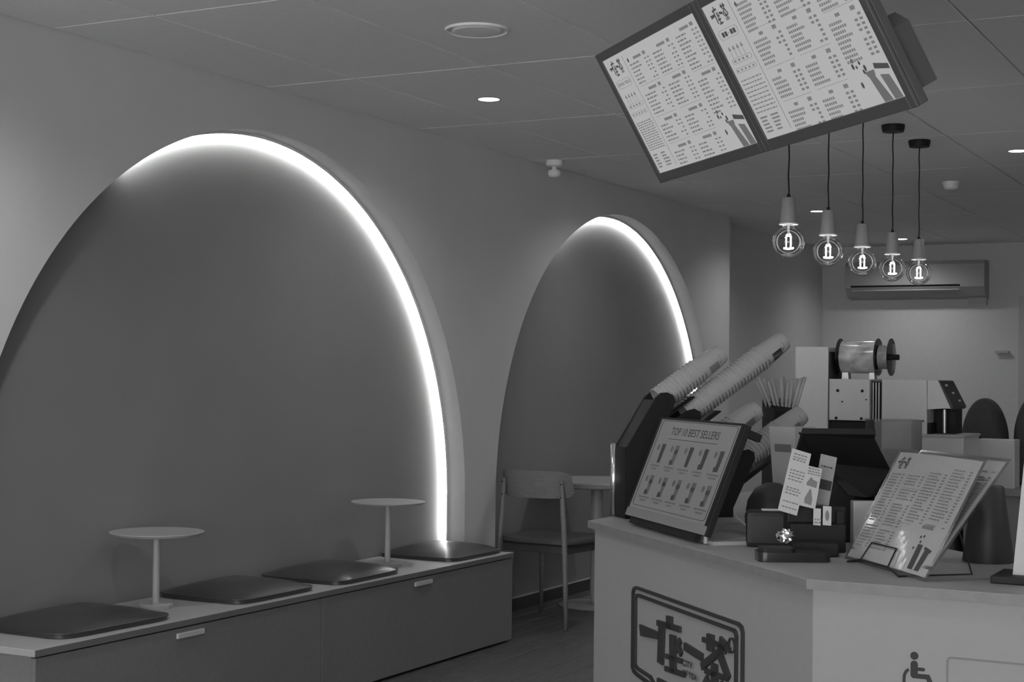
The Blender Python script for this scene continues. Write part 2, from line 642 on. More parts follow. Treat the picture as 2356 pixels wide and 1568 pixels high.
# ------------------------------------------------------------------ pendant bulbs
def pendant(x, y, zb, label):
    t = thing('pendant_lamp', label, 'pendant lamp', (x, y, ZC), 0, 'row of five globe pendants over the counter')
    obj('canopy', lathe(nb(), [(0.0, 0), (0.055, 0), (0.055, -0.012), (0.05, -0.034), (0.0, -0.036)], 28), M_BLACK, t)
    zt = zb - ZC          # bulb centre, local
    top = zt + 0.172
    pts = [(0.0012 * math.sin(i * 1.3 + x * 3 + y), 0.0012 * math.cos(i * 1.7), -0.034 + (top + 0.034) * i / 16) for i in range(17)]
    obj('cord', tube(nb(), pts, 0.0032, 8), M_CORD, t)
    s = obj('socket', lathe(nb(), [(0.0, top), (0.023, top), (0.0245, top - 0.003), (0.0335, top - 0.098), (0.033, top - 0.1), (0.0, top - 0.1)], 32), M_SOCKET, t)
    smooth_by_angle(s)
    obj('grommet', lathe(nb(), [(0.0, top + 0.014), (0.006, top + 0.014), (0.008, top), (0.0, top)], 16), M_BLACK, s)
    obj('collar', lathe(nb(), [(0.033, top - 0.1), (0.0375, top - 0.1), (0.0375, top - 0.105), (0.018, top - 0.105)], 32, close_top=False, close_bot=False), mat('collar_white', 0.85, 0.4), t)
    R = 0.0625
    prof = [(0.024, top - 0.105), (0.024, top - 0.112)]
    a0 = math.asin(0.024 / R)
    for k in range(25):
        a = a0 + (math.pi - a0) * k / 24
        prof.append((R * math.sin(a) if k < 24 else 0.0, zt + R * math.cos(a)))
    b = obj('bulb', lathe(nb(), prof, 40, close_top=False, close_bot=False), M_GLASS, t, smooth=True)
    obj('stem', lathe(nb(), [(0.0, top - 0.106), (0.005, top - 0.106), (0.004, zt + 0.034), (0.007, zt + 0.03), (0.0, zt + 0.028)], 14), mat('bulb_stem_glass', 0.9, 0.15), b)
    loop = []
    for k in range(9):
        a = math.pi * k / 8
        loop.append((0.009 * math.cos(a), 0.002, zt + 0.02 + 0.012 * math.sin(a)))
    loop = [(0.009, 0.002, zt - 0.022)] + loop + [(-0.009, 0.002, zt - 0.022)]
    bm = tube(nb(), loop, 0.0024, 8)
    tube(bm, [(0.019, 0.004, zt - 0.024), (0.006, 0.008, zt - 0.026), (-0.006, 0.004, zt - 0.026), (-0.019, 0.0, zt - 0.024)], 0.0032, 8)
    obj('filament', bm, M_FIL, b)
    return t


for k, (zb, lab) in enumerate(((1.883, 'clear globe bulb pendant hanging nearest to the menu screens'), (1.886, 'second clear globe bulb pendant counted from the menu screens'),
                              (1.878, 'middle one of the five clear globe bulb pendants'), (1.885, 'fourth clear globe bulb pendant counted from the menu screens'),
                              (1.897, 'clear globe bulb pendant hanging nearest to the air conditioner'))):
    pendant(-1.881, 5.829 + 0.534 * k, zb, lab)


# ------------------------------------------------------------------ menu screens hung from the ceiling
S = 0.74
UU = Vector((0.7071, -0.7071, 0.0))
VV = Vector((0.354, 0.354, -0.8657)).normalized()
NN = UU.cross(-VV).normalized()
OB = Vector((0, 0, CAM_Z)) + (Vector((-2.8981, 6.3025, 2.7606)) - Vector((0, 0, CAM_Z))) * S
SW, SH = S, S * 0.5625
GAP = 0.079 * S


def frame_matrix(o, x, y, z):
    m = Matrix.Identity(4)
    for i in range(3):
        m[i][0], m[i][1], m[i][2], m[i][3] = x[i], y[i], z[i], o[i]
    return m


def logo_strokes():
    """the brush-style brand mark as strokes, in a box about 0.72 wide, 0.25 high"""
    polys = [[(-4.206, 0.637), (-4.056, 0.637), (-4.050, 0.618), (-4.195, 0.606)]]
    for p, q, w in (((-3.992, 0.693), (-3.991, 0.66), 0.036), ((-4.076, 0.662), (-3.917, 0.668), 0.016),
                    ((-4.044, 0.66), (-4.052, 0.552), 0.036), ((-3.968, 0.645), (-3.964, 0.546), 0.036),
                    ((-3.918, 0.640), (-3.944, 0.606), 0.018), ((-3.925, 0.617), (-3.908, 0.602), 0.018),
                    ((-4.012, 0.580), (-3.905, 0.584), 0.013), ((-4.017, 0.545), (-3.885, 0.551), 0.014),
                    ((-3.888, 0.628), (-3.772, 0.618), 0.021),
                    ((-3.723, 0.687), (-3.722, 0.643), 0.038), ((-3.77, 0.666), (-3.668, 0.668), 0.013),
                    ((-3.643, 0.687), (-3.652, 0.655), 0.038), ((-3.68, 0.668), (-3.605, 0.665), 0.014),
                    ((-3.660, 0.655), (-3.775, 0.594), 0.02), ((-3.668, 0.648), (-3.612, 0.592), 0.024),
                    ((-3.697, 0.615), (-3.695, 0.548), 0.032), ((-3.752, 0.587), (-3.635, 0.590), 0.014),
                    ((-3.735, 0.57), (-3.755, 0.55), 0.022), ((-3.66, 0.572), (-3.64, 0.552), 0.022)):
        polys.append(bar2(p, q, w))
    return polys


def word_rows(x0, x1, y, step, n, h, price=True, cjk=False, rng=random):
    """rows of unreadably small menu text as short dashes; x,y in screen fractions"""
    out = []
    for r in range(n):
        yy = y + r * step
        xe = x0 + (x1 - x0) * rng.uniform(0.34, 0.55)
        x = x0
        while x < xe - 0.004:
            w = 0.011 if cjk else rng.uniform(0.012, 0.034)
            out.append((x, yy, min(x + w, xe), yy + h))
            x += w + (0.0035 if cjk else 0.006)
        if price:
            for k in (0, 1):
                xp = x1 - 0.055 + 0.032 * k
                if k == 1 or rng.random() > 0.25:
                    out.append((xp, yy, xp + 0.02, yy + h * 0.9))
    return out


def menu_screen(x_off, label, cjk):
    origin = OB + UU * x_off
    t = thing('menu_screen', label, 'menu screen', group='backlit menu screens over the counter', matrix=frame_matrix(origin, UU, -VV, NN))
    b = GAP / 2
    bz = b - 0.0005
    # housing and bezel
    bm = nb()
    box(bm, -bz, SW + bz, -SH - bz - 0.004, bz, -0.03, -0.004, bevel=0.004)
    obj('housing', bm, M_BEZEL, t)
    bm = nb()
    for a in ((-bz, 0, -SH - bz - 0.004, bz), (SW, SW + bz, -SH - bz - 0.004, bz), (0, SW, 0, bz), (0, SW, -SH - bz - 0.004, -SH)):
        box(bm, a[0], a[1], a[2], a[3], -0.004, 0.006, bevel=0.002, seg=1)
    obj('bezel', bm, M_BEZEL, t)
    rh = nb()
    prism(rh, [(SW * 0.28, -SH * 0.55), (SW * 0.97, -SH * 0.55), (SW * 1.02, -SH * 0.62), (SW * 1.02, -SH * 1.0), (SW * 0.28, -SH * 1.0)], *xy(-0.085, -0.03))
    h = obj('rear_housing', rh, M_BEZEL, t)
    bm = nb()
    box(bm, SW * 0.25 if not cjk else -bz, SW + bz if not cjk else SW * 0.9, -0.035, -0.004, -0.05, -0.03)
    obj('mount_rail', bm, M_BLACK, t)
    # hanger rods straight up to the ceiling
    inv = t.matrix_world.inverted()
    for f in ((0.45, 0.85) if cjk else ()):
        p = t.matrix_world @ Vector((SW * f, -0.02, -0.04))
        q = Vector((p.x, p.y, ZC))
        obj('hanger_rod', tube(nb(), [inv @ p, inv @ q], 0.012, 12), M_BLACK, t)
    pan = obj('display', mbox(0, SW, -SH, 0, -0.005, 0.001), M_SCREEN, t)
    z = 0.0016

    def fn(p):
        return Vector((p[0] * SW, -p[1] * SH, z))

    rects = []
    rg = random.Random(11 if cjk else 5)
    bm = nb()
    cols = ((0.245, 0.465), (0.505, 0.725), (0.765, 0.975))
    rows = [(0.075, 6), (0.335, 6), (0.60, 5), (0.83, 5)] if not cjk else [(0.04, 7), (0.31, 6), (0.58, 5), (0.82, 5)]
    for ci, (x0, x1) in enumerate(cols):
        ys = rows if ci < 2 else [(0.05, 9), (0.40, 9)]
        for (y, n) in ys:
            hx = (x0 + x1) / 2 - 0.045
            rects.append((hx, y, hx + (0.03 if cjk else 0.085), y + 0.022))
            rects.append((x1 - 0.05, y - 0.005, x1 - 0.02, y + 0.022))
            rects += word_rows(x0, x1, y + 0.045, 0.031, n, 0.013 if not cjk else 0.018, True, cjk, rg)
            if y > 0.08:
                rects.append((x0, y - 0.03, x1, y - 0.0275))
    # sidebar notes
    for k in range(13 if not cjk else 9):
        y = 0.56 + k * (0.0195 if not cjk else 0.03)
        x = 0.02
        while x < 0.185:
            w = rg.uniform(0.012, 0.03)
            rects.append((x, y, min(x + w, 0.19), y + 0.009))
            x += w + 0.006
    for k in range(5):
        for (a, c) in ((0.025, 0.085), (0.11, 0.18)):
            rects.append((a, 0.84 + k * 0.026, a + (c - a) * rg.uniform(0.6, 1), 0.853 + k * 0.026))
    for k in range(4):
        x = 0.05 + k * 0.034
        rects.append((x, 0.33, x + 0.0035, 0.40))
        rects.append((x - 0.008, 0.415, x + 0.01, 0.43))
    for k in range(5):
        x = 0.03 + k * 0.032
        rects.append((x, 0.485, x + 0.016, 0.497))
    for x0, y0, x1, y1 in rects:
        flat(bm, [(x0, y0), (x1, y0), (x1, y1), (x0, y1)], fn)
    obj('menu_print', bm, M_LCD1, pan, kind='stuff')
    bm = nb()
    ribbon(bm, [(0.212, 0.03), (0.212, 0.97)], 0.003, fn, lambda p: fn(p) + Vector((0, 0, 0.0004)))
    for a in ((0.028, 0.195, 0.182, 0.262), (0.03, 0.405, 0.19, 0.44), (0.025, 0.475, 0.19, 0.506)):
        r = min(0.02, (a[3] - a[1]) / 2.2)
        ribbon(bm, rrect(a[0], a[1], a[2], a[3], r), 0.0025, fn, lambda p: fn(p) + Vector((0, 0, 0.0004)), closed=True)
    for k in range(4):
        x = 0.052 + k * 0.034
        flat(bm, [(x - 0.012, 0.345), (x, 0.312), (x + 0.012, 0.345)], fn)
    obj('menu_lines', bm, M_LCD1, pan, kind='stuff')
    # brand mark at the head of the sidebar
    bm = nb()
    for poly in logo_strokes():
        flat(bm, [(0.032 + (p[0] + 4.206) * 0.235, 0.155 - (p[1] - 0.545) * 0.85) for p in poly], fn)
    obj('brand_mark', bm, M_LCD2, pan, kind='stuff')
    # pill text
    if not cjk:
        obj('pill_lettering', text_bm('DRINK MENU', 0.042 * SH, lambda p: Vector((0.105 * SW + p[0], -0.242 * SH + p[1], z))), M_LCD2, pan)
    else:
        bm = nb()
        for x in (0.05, 0.074, 0.12, 0.144):
            flat(bm, [(x, 0.212), (x + 0.02, 0.212), (x + 0.02, 0.246), (x, 0.246)], fn)
        flat(bm, [(0.102, 0.226), (0.108, 0.226), (0.108, 0.234), (0.102, 0.234)], fn)
        obj('pill_lettering', bm, M_LCD2, pan, kind='stuff')
    # drop icon, leaves and drinks picture
    bm = nb()
    flat(bm, [(0.252, 0.06), (0.262, 0.085), (0.256, 0.1), (0.246, 0.1), (0.242, 0.085)], fn)
    for cx, cy, rx, ry in ((0.795, 0.70, 0.007, 0.016), (0.83, 0.725, 0.007, 0.013), (0.785, 0.735, 0.008, 0.02), (0.805, 0.745, 0.006, 0.011), (0.85, 0.765, 0.008, 0.022), (0.835, 0.785, 0.007, 0.016), (0.79, 0.86, 0.008, 0.022)):
        flat(bm, [(cx + rx * math.cos(a * 0.785), cy + ry * math.sin(a * 0.785)) for a in range(8)], fn)
    flat(bm, [(0.905, 0.752), (0.985, 0.782), (0.985, 0.815), (0.9, 0.787)], fn)
    obj('leaf_picture', bm, M_LCD2, pan, kind='stuff')
    bm = nb()
    flat(bm, [(0.845, 0.80), (0.88, 0.80), (0.925, 0.998), (0.87, 0.998)], fn)
    flat(bm, [(0.915, 0.83), (0.965, 0.845), (0.985, 0.998), (0.935, 0.998)], fn)
    flat(bm, [(0.835, 0.79), (0.895, 0.79), (0.89, 0.825), (0.845, 0.825)], fn)
    obj('drink_picture', bm, M_LCD3, pan, kind='stuff')
    return t


menu_screen(0.0, 'backlit menu screen with rows of small latin lettering and a drink menu pill', False)
menu_screen(SW + GAP, 'backlit menu screen with rows of blocky chinese lettering', True)

# ------------------------------------------------------------------ bench in the arch
BX = -3.709
t = thing('bench', 'long low storage bench with dark front panels and pale top', 'bench', (0, 0, 0))
obj('carcass', mbox(XN + 0.004, BX - 0.02, 3.75, 7.01, 0.05, 0.425), M_BENCH, t)
obj('plinth', mbox(XN + 0.02, BX - 0.05, 3.78, 6.98, 0.0, 0.05), M_BLACK, t)
obj('top', mbox(XN + 0.004, BX + 0.004, 3.726, 7.03, 0.427, 0.45, bevel=0.002), M_BTOP, t)
obj('top_edge', mbox(BX + 0.004, BX + 0.006, 3.728, 7.028, 0.4275, 0.4488), mat('bench_edge_band', 0.16, 0.5), t)
for y0, y1, hy in ((3.735, 5.337, 4.66), (5.343, 7.025, 6.18)):
    p = obj('front_panel', mbox(BX - 0.019, BX, y0, y1, 0.012, 0.421, bevel=0.0015), M_BENCH, t)
obj('end_panel', mbox(XN + 0.004, BX - 0.019, 7.01, 7.025, 0.012, 0.425), M_BENCH, t)
obj('end_panel', mbox(XN + 0.004, BX - 0.019, 3.735, 3.75, 0.012, 0.425), M_BENCH, t)
panels = [c for c in t.children if c.name.startswith('front_panel')]
for p, hy in zip(panels, (4.50, 6.145)):
    obj('pull_tab', mbox(BX - 0.001, BX + 0.010, hy - 0.075, hy + 0.075, 0.385, 0.405, bevel=0.003), M_PULL, p)


def cushion(xc, yc, w, l, rz, label):
    """puffed square seat pad with piped edge"""
    t = thing('seat_cushion', label, 'cushion', (xc, yc, 0.45), rz, 'dark leather pads along the bench')
    bm = nb()
    n = 20
    g = []
    for i in range(n + 1):
        row = []
        for j in range(n + 1):
            a, b = -1 + 2 * i / n, -1 + 2 * j / n
            # superellipse mapping keeps rounded corners
            k = (abs(a) ** 8 + abs(b) ** 8) ** 0.125
            m = max(abs(a), abs(b))
            s = (m / k) if k > 1e-6 else 1
            x, y = a * s * w / 2, b * s * l / 2
            h = 0.017 + 0.046 * (1 - m ** 2.2) ** 0.9 + 0.003 * math.sin(a * 5 + yc) * math.sin(b * 4 + 1) * (1 - m * m)
            row.append((x, y, h))
        g.append(row)
    tv = [[bm.verts.new(p) for p in r] for r in g]
    bv = {}
    for i in range(n):
        for j in range(n):
            bm.faces.new((tv[i][j], tv[i + 1][j], tv[i + 1][j + 1], tv[i][j + 1]))
    rim = [(i, 0) for i in range(n)] + [(n, j) for j in range(n)] + [(n - i, n) for i in range(n)] + [(0, n - j) for j in range(n)]
    lo = [bm.verts.new((g[i][j][0], g[i][j][1], 0.001)) for i, j in rim]
    for k in range(len(rim)):
        k2 = (k + 1) % len(rim)
        a, b = rim[k], rim[k2]
        bm.faces.new((tv[a[0]][a[1]], tv[b[0]][b[1]], lo[k2], lo[k]))
    bm.faces.new(lo)
    c = obj('pad', bm, M_LEATHER, t)
    smooth_by_angle(c, 50)
    pts = [(g[i][j][0] * 1.004, g[i][j][1] * 1.004, 0.0165) for i, j in rim]
    obj('piping', tube(nb(), pts + [pts[0]], 0.0035, 6, caps=False), M_LEATHER, t, smooth=True)
    return t


cushion(-3.965, 4.19, 0.425, 0.56, -0.02, 'dark leather seat cushion at the shop-front end of the bench')
cushion(-3.965, 5.11, 0.435, 0.52, 0.01, 'dark leather seat cushion right after the first bench table')
cushion(-3.960, 5.77, 0.44, 0.52, 0.03, 'dark leather seat cushion just before the second bench table')
cushion(-3.965, 6.75, 0.44, 0.52, 0.0, 'dark leather seat cushion at the chair end, reflecting the light strip')


def bench_table(x, y, h, r, label):
    t = thing('bench_table', label, 'side table', (x, y, 0.45), 0, 'small pale round tables standing on the bench')
    o = obj('table_top', lathe(nb(), [(0.0, h - 0.012), (r - 0.012, h - 0.012), (r - 0.002, h - 0.005), (r, h - 0.002), (r - 0.001, h), (0.0, h)], 64), M_TABLEW, t)
    smooth_by_angle(o)
    smooth_by_angle(obj('pole', lathe(nb(), [(0.014, 0.012), (0.0135, h - 0.012)], 24), M_TABLEW, t))
    smooth_by_angle(obj('base', lathe(nb(), [(0.0, 0.0005), (0.064, 0.0005), (0.064, 0.016), (0.061, 0.019), (0.018, 0.020), (0.0, 0.020)], 40), M_TABLEW, t))
    return t


bench_table(-3.985, 4.632, 0.291, 0.179, 'small pale round table on the bench by the shop-front cushion')
bench_table(-3.933, 6.192, 0.305, 0.174, 'small pale round table on the bench beside the chair-end cushion')

# ------------------------------------------------------------------ chair and round table beyond the bench
t = thing('chair', 'wooden chair with curved backrest pushed up to the round table', 'chair', (-3.829, 7.73, 0), math.radians(-6))
for sx in (-1, 1):
    obj('leg', tube(nb(), [(sx * 0.243, -0.247, 0), (sx * 0.224, -0.228, 0.26), (sx * 0.208, -0.216, 0.47), (sx * 0.184, -0.214, 0.79)], 0.012, 14, radii=[0.0105, 0.014, 0.0155, 0.0115]), M_CHAIRW, t, smooth=True)
    obj('leg', tube(nb(), [(sx * 0.225, 0.235, 0), (sx * 0.205, 0.205, 0.43)], 0.013, 14, radii=[0.010, 0.015]), M_CHAIRW, t, smooth=True)


def seat_pts(w, l, e=4.5, n=40):
    out = []
    for k in range(n):
        a = 2 * math.pi * k / n
        c, s = math.cos(a), math.sin(a)
        out.append((w / 2 * math.copysign(abs(c) ** (2 / e), c), l / 2 * math.copysign(abs(s) ** (2 / e), s)))
    return out


bm = nb()
sp = seat_pts(0.49, 0.47)
levels = [(0.95, 0.437), (1.0, 0.448), (1.0, 0.463), (0.97, 0.472), (0.80, 0.470), (0.4, 0.462)]
rings = [[bm.verts.new((x * s, y * s, z)) for x, y in sp] for s, z in levels]
for a, b in zip(rings, rings[1:]):
    for k in range(len(sp)):
        k2 = (k + 1) % len(sp)
        bm.faces.new((a[k], a[k2], b[k2], b[k]))
bm.faces.new(rings[0][::-1])
bm.faces.new(rings[-1])
smooth_by_angle(obj('seat', bm, M_CHAIRD, t), 45)
bm = nb()
for (x0, x1, y0, y1) in ((-0.20, 0.20, -0.205, -0.187), (-0.195, 0.195, 0.185, 0.203), (-0.21, -0.192, -0.19, 0.19), (0.192, 0.21, -0.19, 0.19)):
    box(bm, x0, x1, y0, y1, 0.395, 0.438, bevel=0.003, seg=1)
obj('seat_frame', bm, M_CHAIRD, t)
bm = nb()
nu, nvv = 28, 8
fr_, bk_ = [], []
for i in range(nu + 1):
    a = -1 + 2 * i / nu
    ang = a * math.radians(50)
    R = 0.285
    hx = R * math.sin(ang)
    hy = -0.155 - R * (math.cos(ang) - math.cos(math.radians(50)))
    edge = (1 - abs(a) ** 6)
    hh = 0.045 + 0.028 * max(0, edge) ** 0.5
    rowf, rowb = [], []
    for j in range(nvv + 1):
        v = -1 + 2 * j / nvv
        z = 0.765 + v * hh + 0.006 * (1 - a * a) * 0
        tilt = -0.012 * v
        nx, ny = math.sin(ang), -math.cos(ang)
        rowf.append(bm.verts.new((hx + nx * 0.009, hy + ny * 0.009 + tilt, z)))
        rowb.append(bm.verts.new((hx - nx * 0.009, hy - ny * 0.009 + tilt, z)))
    fr_.append(rowf)
    bk_.append(rowb)
for i in range(nu):
    for j in range(nvv):
        bm.faces.new((fr_[i][j], fr_[i + 1][j], fr_[i + 1][j + 1], fr_[i][j + 1]))
        bm.faces.new((bk_[i][j], bk_[i][j + 1], bk_[i + 1][j + 1], bk_[i + 1][j]))
    bm.faces.new((fr_[i][0], bk_[i][0], bk_[i + 1][0], fr_[i + 1][0]))
    bm.faces.new((fr_[i][nvv], fr_[i + 1][nvv], bk_[i + 1][nvv], bk_[i][nvv]))
for j in range(nvv):
    bm.faces.new((fr_[0][j], fr_[0][j + 1], bk_[0][j + 1], bk_[0][j]))
    bm.faces.new((fr_[nu][j], bk_[nu][j], bk_[nu][j + 1], fr_[nu][j + 1]))
br = smooth_by_angle(obj('backrest', bm, M_CHAIRW, t), 50)
for sx in (-1, 1):
    for z in (0.70, 0.77):
        obj('screw', lathe(nb(), [(0.0, 0.0), (0.004, 0.0), (0.004, 0.002), (0, 0.0025)], 10, mx=Matrix.Translation((sx * 0.19, -0.2265, z)) @ Matrix.Rotation(math.radians(90), 4, 'X')), M_BLACK, br)

t = thing('cafe_table', 'round pale pedestal table standing in front of the second arch', 'table', (-3.86, 8.375, 0))
smooth_by_angle(obj('table_top', lathe(nb(), [(0, 0.705), (0.352, 0.705), (0.36, 0.712), (0.36, 0.734), (0.354, 0.74), (0, 0.74)], 64), M_WOOD, t))
smooth_by_angle(obj('pedestal', lathe(nb(), [(0.038, 0.012), (0.036, 0.705)], 28), M_TABLEW, t))
smooth_by_angle(obj('base', lathe(nb(), [(0, 0), (0.22, 0), (0.222, 0.006), (0.215, 0.011), (0.05, 0.018), (0.0, 0.018)], 48), M_TABLEW, t))

# ------------------------------------------------------------------ service counter
CZ = 0.90
Ax, Ay = -2.075, 4.436
Bx, By = -1.058, 3.432
# chamfered corner counter: three runs share one top
outer = [(Ax, 9.0), (Ax, Ay), (Bx, By), (1.2, By)]
inner = [(1.2, By + 0.66), (Bx + 0.30, By + 0.66), (Ax + 0.66, Ay + 0.30), (Ax + 0.66, 9.0)]
t = thing('service_counter', 'pale service counter with chamfered corner, wood top and brand sign', 'counter', (0, 0, 0))
top = nb()
prism(top, outer + inner, *xy(CZ - 0.022, CZ))
ctop = obj('counter_top', top, M_CTOP, t)
bm = nb()
ribbon(bm, [(Ax - 0.0008, 9.0), (Ax - 0.0008, Ay - 0.0003), (Bx - 0.0003, By - 0.0008), (1.2, By - 0.0008)], 0.0016, *xy(CZ - 0.0217, CZ - 0.0008))
obj('edge_band', bm, mat('counter_edge_band', 0.19, 0.5, noise=0.12, nscale=30), ctop)
k = 0.02
po = [(Ax + k, 8.98), (Ax + k, Ay + k * 0.42), (Bx + k * 0.42, By + k), (1.18, By + k)]


def panel(p, q, th, m, name, z0=0.0, z1=CZ - 0.022):
    p, q = Vector(p), Vector(q)
    d = (q - p).normalized()
    n = Vector((-d.y, d.x))
    bm = nb()
    prism(bm, [tuple(p), tuple(q), tuple(q + n * th), tuple(p + n * th)], *xy(z0, z1))
    return obj(name, bm, m, t)


panel(po[0], po[1], 0.018, M_CPANEL, 'side_panel')
panel(po[1], po[2], 0.018, M_CPANEL, 'chamfer_panel')
panel(po[2], po[3], 0.018, M_CPANEL, 'front_panel')
panel((inner[1][0], inner[1][1] - 0.03), (inner[2][0] - 0.03, inner[2][1]), 0.018, M_CPANEL, 'inner_panel')
panel((1.18, inner[0][1] - 0.03), (inner[1][0], inner[1][1] - 0.03), 0.018, M_CPANEL, 'inner_panel')
panel((inner[2][0] - 0.03, inner[2][1]), (inner[3][0] - 0.03, 8.98), 0.018, M_CPANEL, 'inner_panel')
panel((1.2, By + 0.02), (1.2, By + 0.6), 0.018, M_CPANEL, 'end_panel')

# raised brand sign on the chamfer panel: local frame u along the panel, z up
NV = Vector((0.70711, 0.70711, 0))
pn = (Vector((po[1][0], po[1][1], 0)) + Vector((po[2][0], po[2][1], 0))) * 0.5
N0 = pn.dot(Vector((-po[1][1] + po[2][1], po[1][0] - po[2][0], 0)).normalized())
Ud = Vector((po[2][0] - po[1][0], po[2][1] - po[1][1], 0)).normalized()
Nd = Vector((-Ud.y, Ud.x, 0))
if Nd.y < 0:
    Nd = -Nd
N0 = pn.dot(Nd)
uc = pn.dot(Ud)
du = uc - pn.dot(UU)


def on_panel(off):
    return lambda p: Ud * (p[0] + du) + Nd * (N0 - off) + Vector((0, 0, p[1]))


sg = thing('brand_sign', 'raised dark brand sign with chinese strokes on the chamfered counter face', 'sign', (0, 0, 0))
D = 0.008
out_p = [(-4.127, 0.4805), (-4.225, 0.489), (-4.252, 0.494), (-4.262, 0.505), (-4.262, 0.722), (-4.256, 0.733), (-4.238, 0.739), (-3.56, 0.739), (-3.541, 0.734), (-3.534, 0.722), (-3.534, 0.44), (-3.56, 0.42), (-4.05, 0.42), (-4.08, 0.45)]
in_p = [(-4.125, 0.501), (-4.222, 0.507), (-4.236, 0.512), (-4.241, 0.52), (-4.241, 0.708), (-4.236, 0.716), (-4.224, 0.719), (-3.585, 0.719), (-3.574, 0.715), (-3.57, 0.706), (-3.57, 0.46), (-3.585, 0.442), (-4.04, 0.442), (-4.075, 0.475)]
obj('outer_outline', ribbon(nb(), out_p, 0.0085, on_panel(0.0), on_panel(D), closed=True), M_SIGN, sg)
obj('inner_outline', ribbon(nb(), in_p, 0.0085, on_panel(0.0), on_panel(D), closed=True), M_SIGN, sg)
for poly in logo_strokes():
    bm = nb()
    cx = sum(p[0] for p in poly) / len(poly)
    prism(bm, poly, on_panel(0.0), on_panel(D))
    obj('stroke', bm, M_SIGN, sg)
bm = nb()
prism(bm, bar2((-4.07, 0.498), (-3.62, 0.498), 0.022), on_panel(0.0), on_panel(D))
obj('stroke', bm, M_SIGN, sg)
obj('lettering', text_bm('CITY', 0.023, lambda p: on_panel(D + 0.001)((-3.893 + p[0], 0.577 + p[1])), 'LEFT', 1.35, 0.0007), M_SIGN, sg)
obj('lettering', text_bm('OF TEA', 0.021, lambda p: on_panel(D + 0.001)((-3.893 + p[0], 0.551 + p[1])), 'LEFT', 1.35, 0.0007), M_SIGN, sg)
bm = nb()
ribbon(bm, [(-3.598 + 0.018 * math.cos(a * math.pi / 12), 0.679 + 0.018 * math.sin(a * math.pi / 12)) for a in range(24)], 0.004, on_panel(0.0), on_panel(0.006), closed=True)
obj('registered_ring', bm, M_SIGN, sg)
obj('lettering', text_bm('R', 0.025, lambda p: on_panel(D + 0.001)((-3.598 + p[0], 0.670 + p[1]))), M_SIGN, sg)

# wheelchair notice and frame on the front panel
YP = By + k


def on_front(off):
    return lambda p: Vector((p[0], YP - off, p[1]))


ws = thing('wheelchair_sticker', 'dark wheelchair user symbol on the counter front', 'sticker', (-0.82, YP, 0.70))
o3 = Vector((-0.82, YP, 0.70))


def wf(off):
    return lambda p: Vector((p[0], YP - off, p[1])) - o3


bm = nb()
prism(bm, [(-0.8199 + 0.0088 * math.cos(a * math.pi / 12), 0.7472 + 0.0088 * math.sin(a * math.pi / 12)) for a in range(24)], wf(0.0), wf(0.001))
obj('head', bm, M_INK, ws)
bm = nb()
prism(bm, rrect(-0.828, 0.698, -0.8122, 0.7365, 0.0075), wf(0.0), wf(0.001))
prism(bm, rrect(-0.82, 0.7150, -0.7965, 0.7225, 0.0035), wf(0.0), wf(0.0011))
ribbon(bm, [(-0.8210, 0.7035), (-0.7905, 0.7035), (-0.774, 0.668), (-0.768, 0.670)], 0.0105, wf(0.0), wf(0.0012))
obj('body', bm, M_INK, ws)
bm = nb()
arc = [(-0.8322, 0.7165), (-0.8380, 0.7110), (-0.8415, 0.7033), (-0.8425, 0.690)]
for a in range(1, 12):
    an = math.pi + a * math.pi / 11 * 0.95
    arc.append((-0.8115 + 0.031 * math.cos(an), 0.690 + 0.031 * math.sin(an)))
ribbon(bm, arc, 0.0065, wf(0.0), wf(0.001))
obj('wheel', bm, M_INK, ws)
fr = ribbon(nb(), [(-0.7486, 0.45), (-0.7486, 0.742), (-0.7462, 0.748), (-0.741, 0.7505), (-0.32, 0.7505), (-0.315, 0.748), (-0.3128, 0.742), (-0.3128, 0.45)], 0.0045, on_front(0.0), on_front(0.001), closed=True)
tag(obj('rounded_sticker', fr, M_INKG), 'thin grey rounded outline beside the wheelchair symbol', 'sticker')

# ------------------------------------------------------------------ counter things: u along the chamfer, n towards the staff
UW = Vector((0.70711, -0.70711, 0))
NW = Vector((0.70711, 0.70711, 0))


def un(u, n, z):
    return UW * u + NW * n + Vector((0, 0, z))


R45 = math.radians(-45)

# big counter monitor with the best-seller list
KM = 0.937
mu = Vector((0.682, -0.7313, 0)).normalized()
mv = Vector((-0.2667, -0.2494, -0.931))
mv = (mv - mu * mv.dot(mu)).normalized()
mn = mu.cross(-mv).normalized()
MO = Vector((0, 0, CAM_Z)) + (Vector((-1.9733, 4.7918, 1.2195)) - Vector((0, 0, CAM_Z))) * KM
MW, MH = 0.677 * KM, 0.677 * KM * 0.507
t = thing('counter_monitor', 'tilted counter monitor listing the top ten best sellers', 'monitor', matrix=frame_matrix(MO, mu, -mv, mn))
obj('housing', mbox(0, MW, -MH, 0, -0.022, -0.002, bevel=0.003), M_BLACK, t)
obj('chin', mbox(0.001, MW - 0.001, -MH, -MH + 0.026, -0.002, 0.004, bevel=0.001, seg=1), mat('silver_chin', 0.22, 0.4), t)
bm = nb()
for a in ((0, 0.007, -MH + 0.026, 0), (MW - 0.012, MW, -MH + 0.026, 0), (0.007, MW - 0.012, -0.006, 0)):
    box(bm, a[0], a[1], a[2], a[3], -0.002, 0.004)
obj('bezel', bm, M_BLACK, t)
ds = obj('display', mbox(0.007, MW - 0.012, -MH + 0.027, -0.006, -0.003, 0.001), M_SCREEN2, t)


def mf(dz):
    return lambda p: Vector((p[0] * MW, -p[1] * MH, dz))


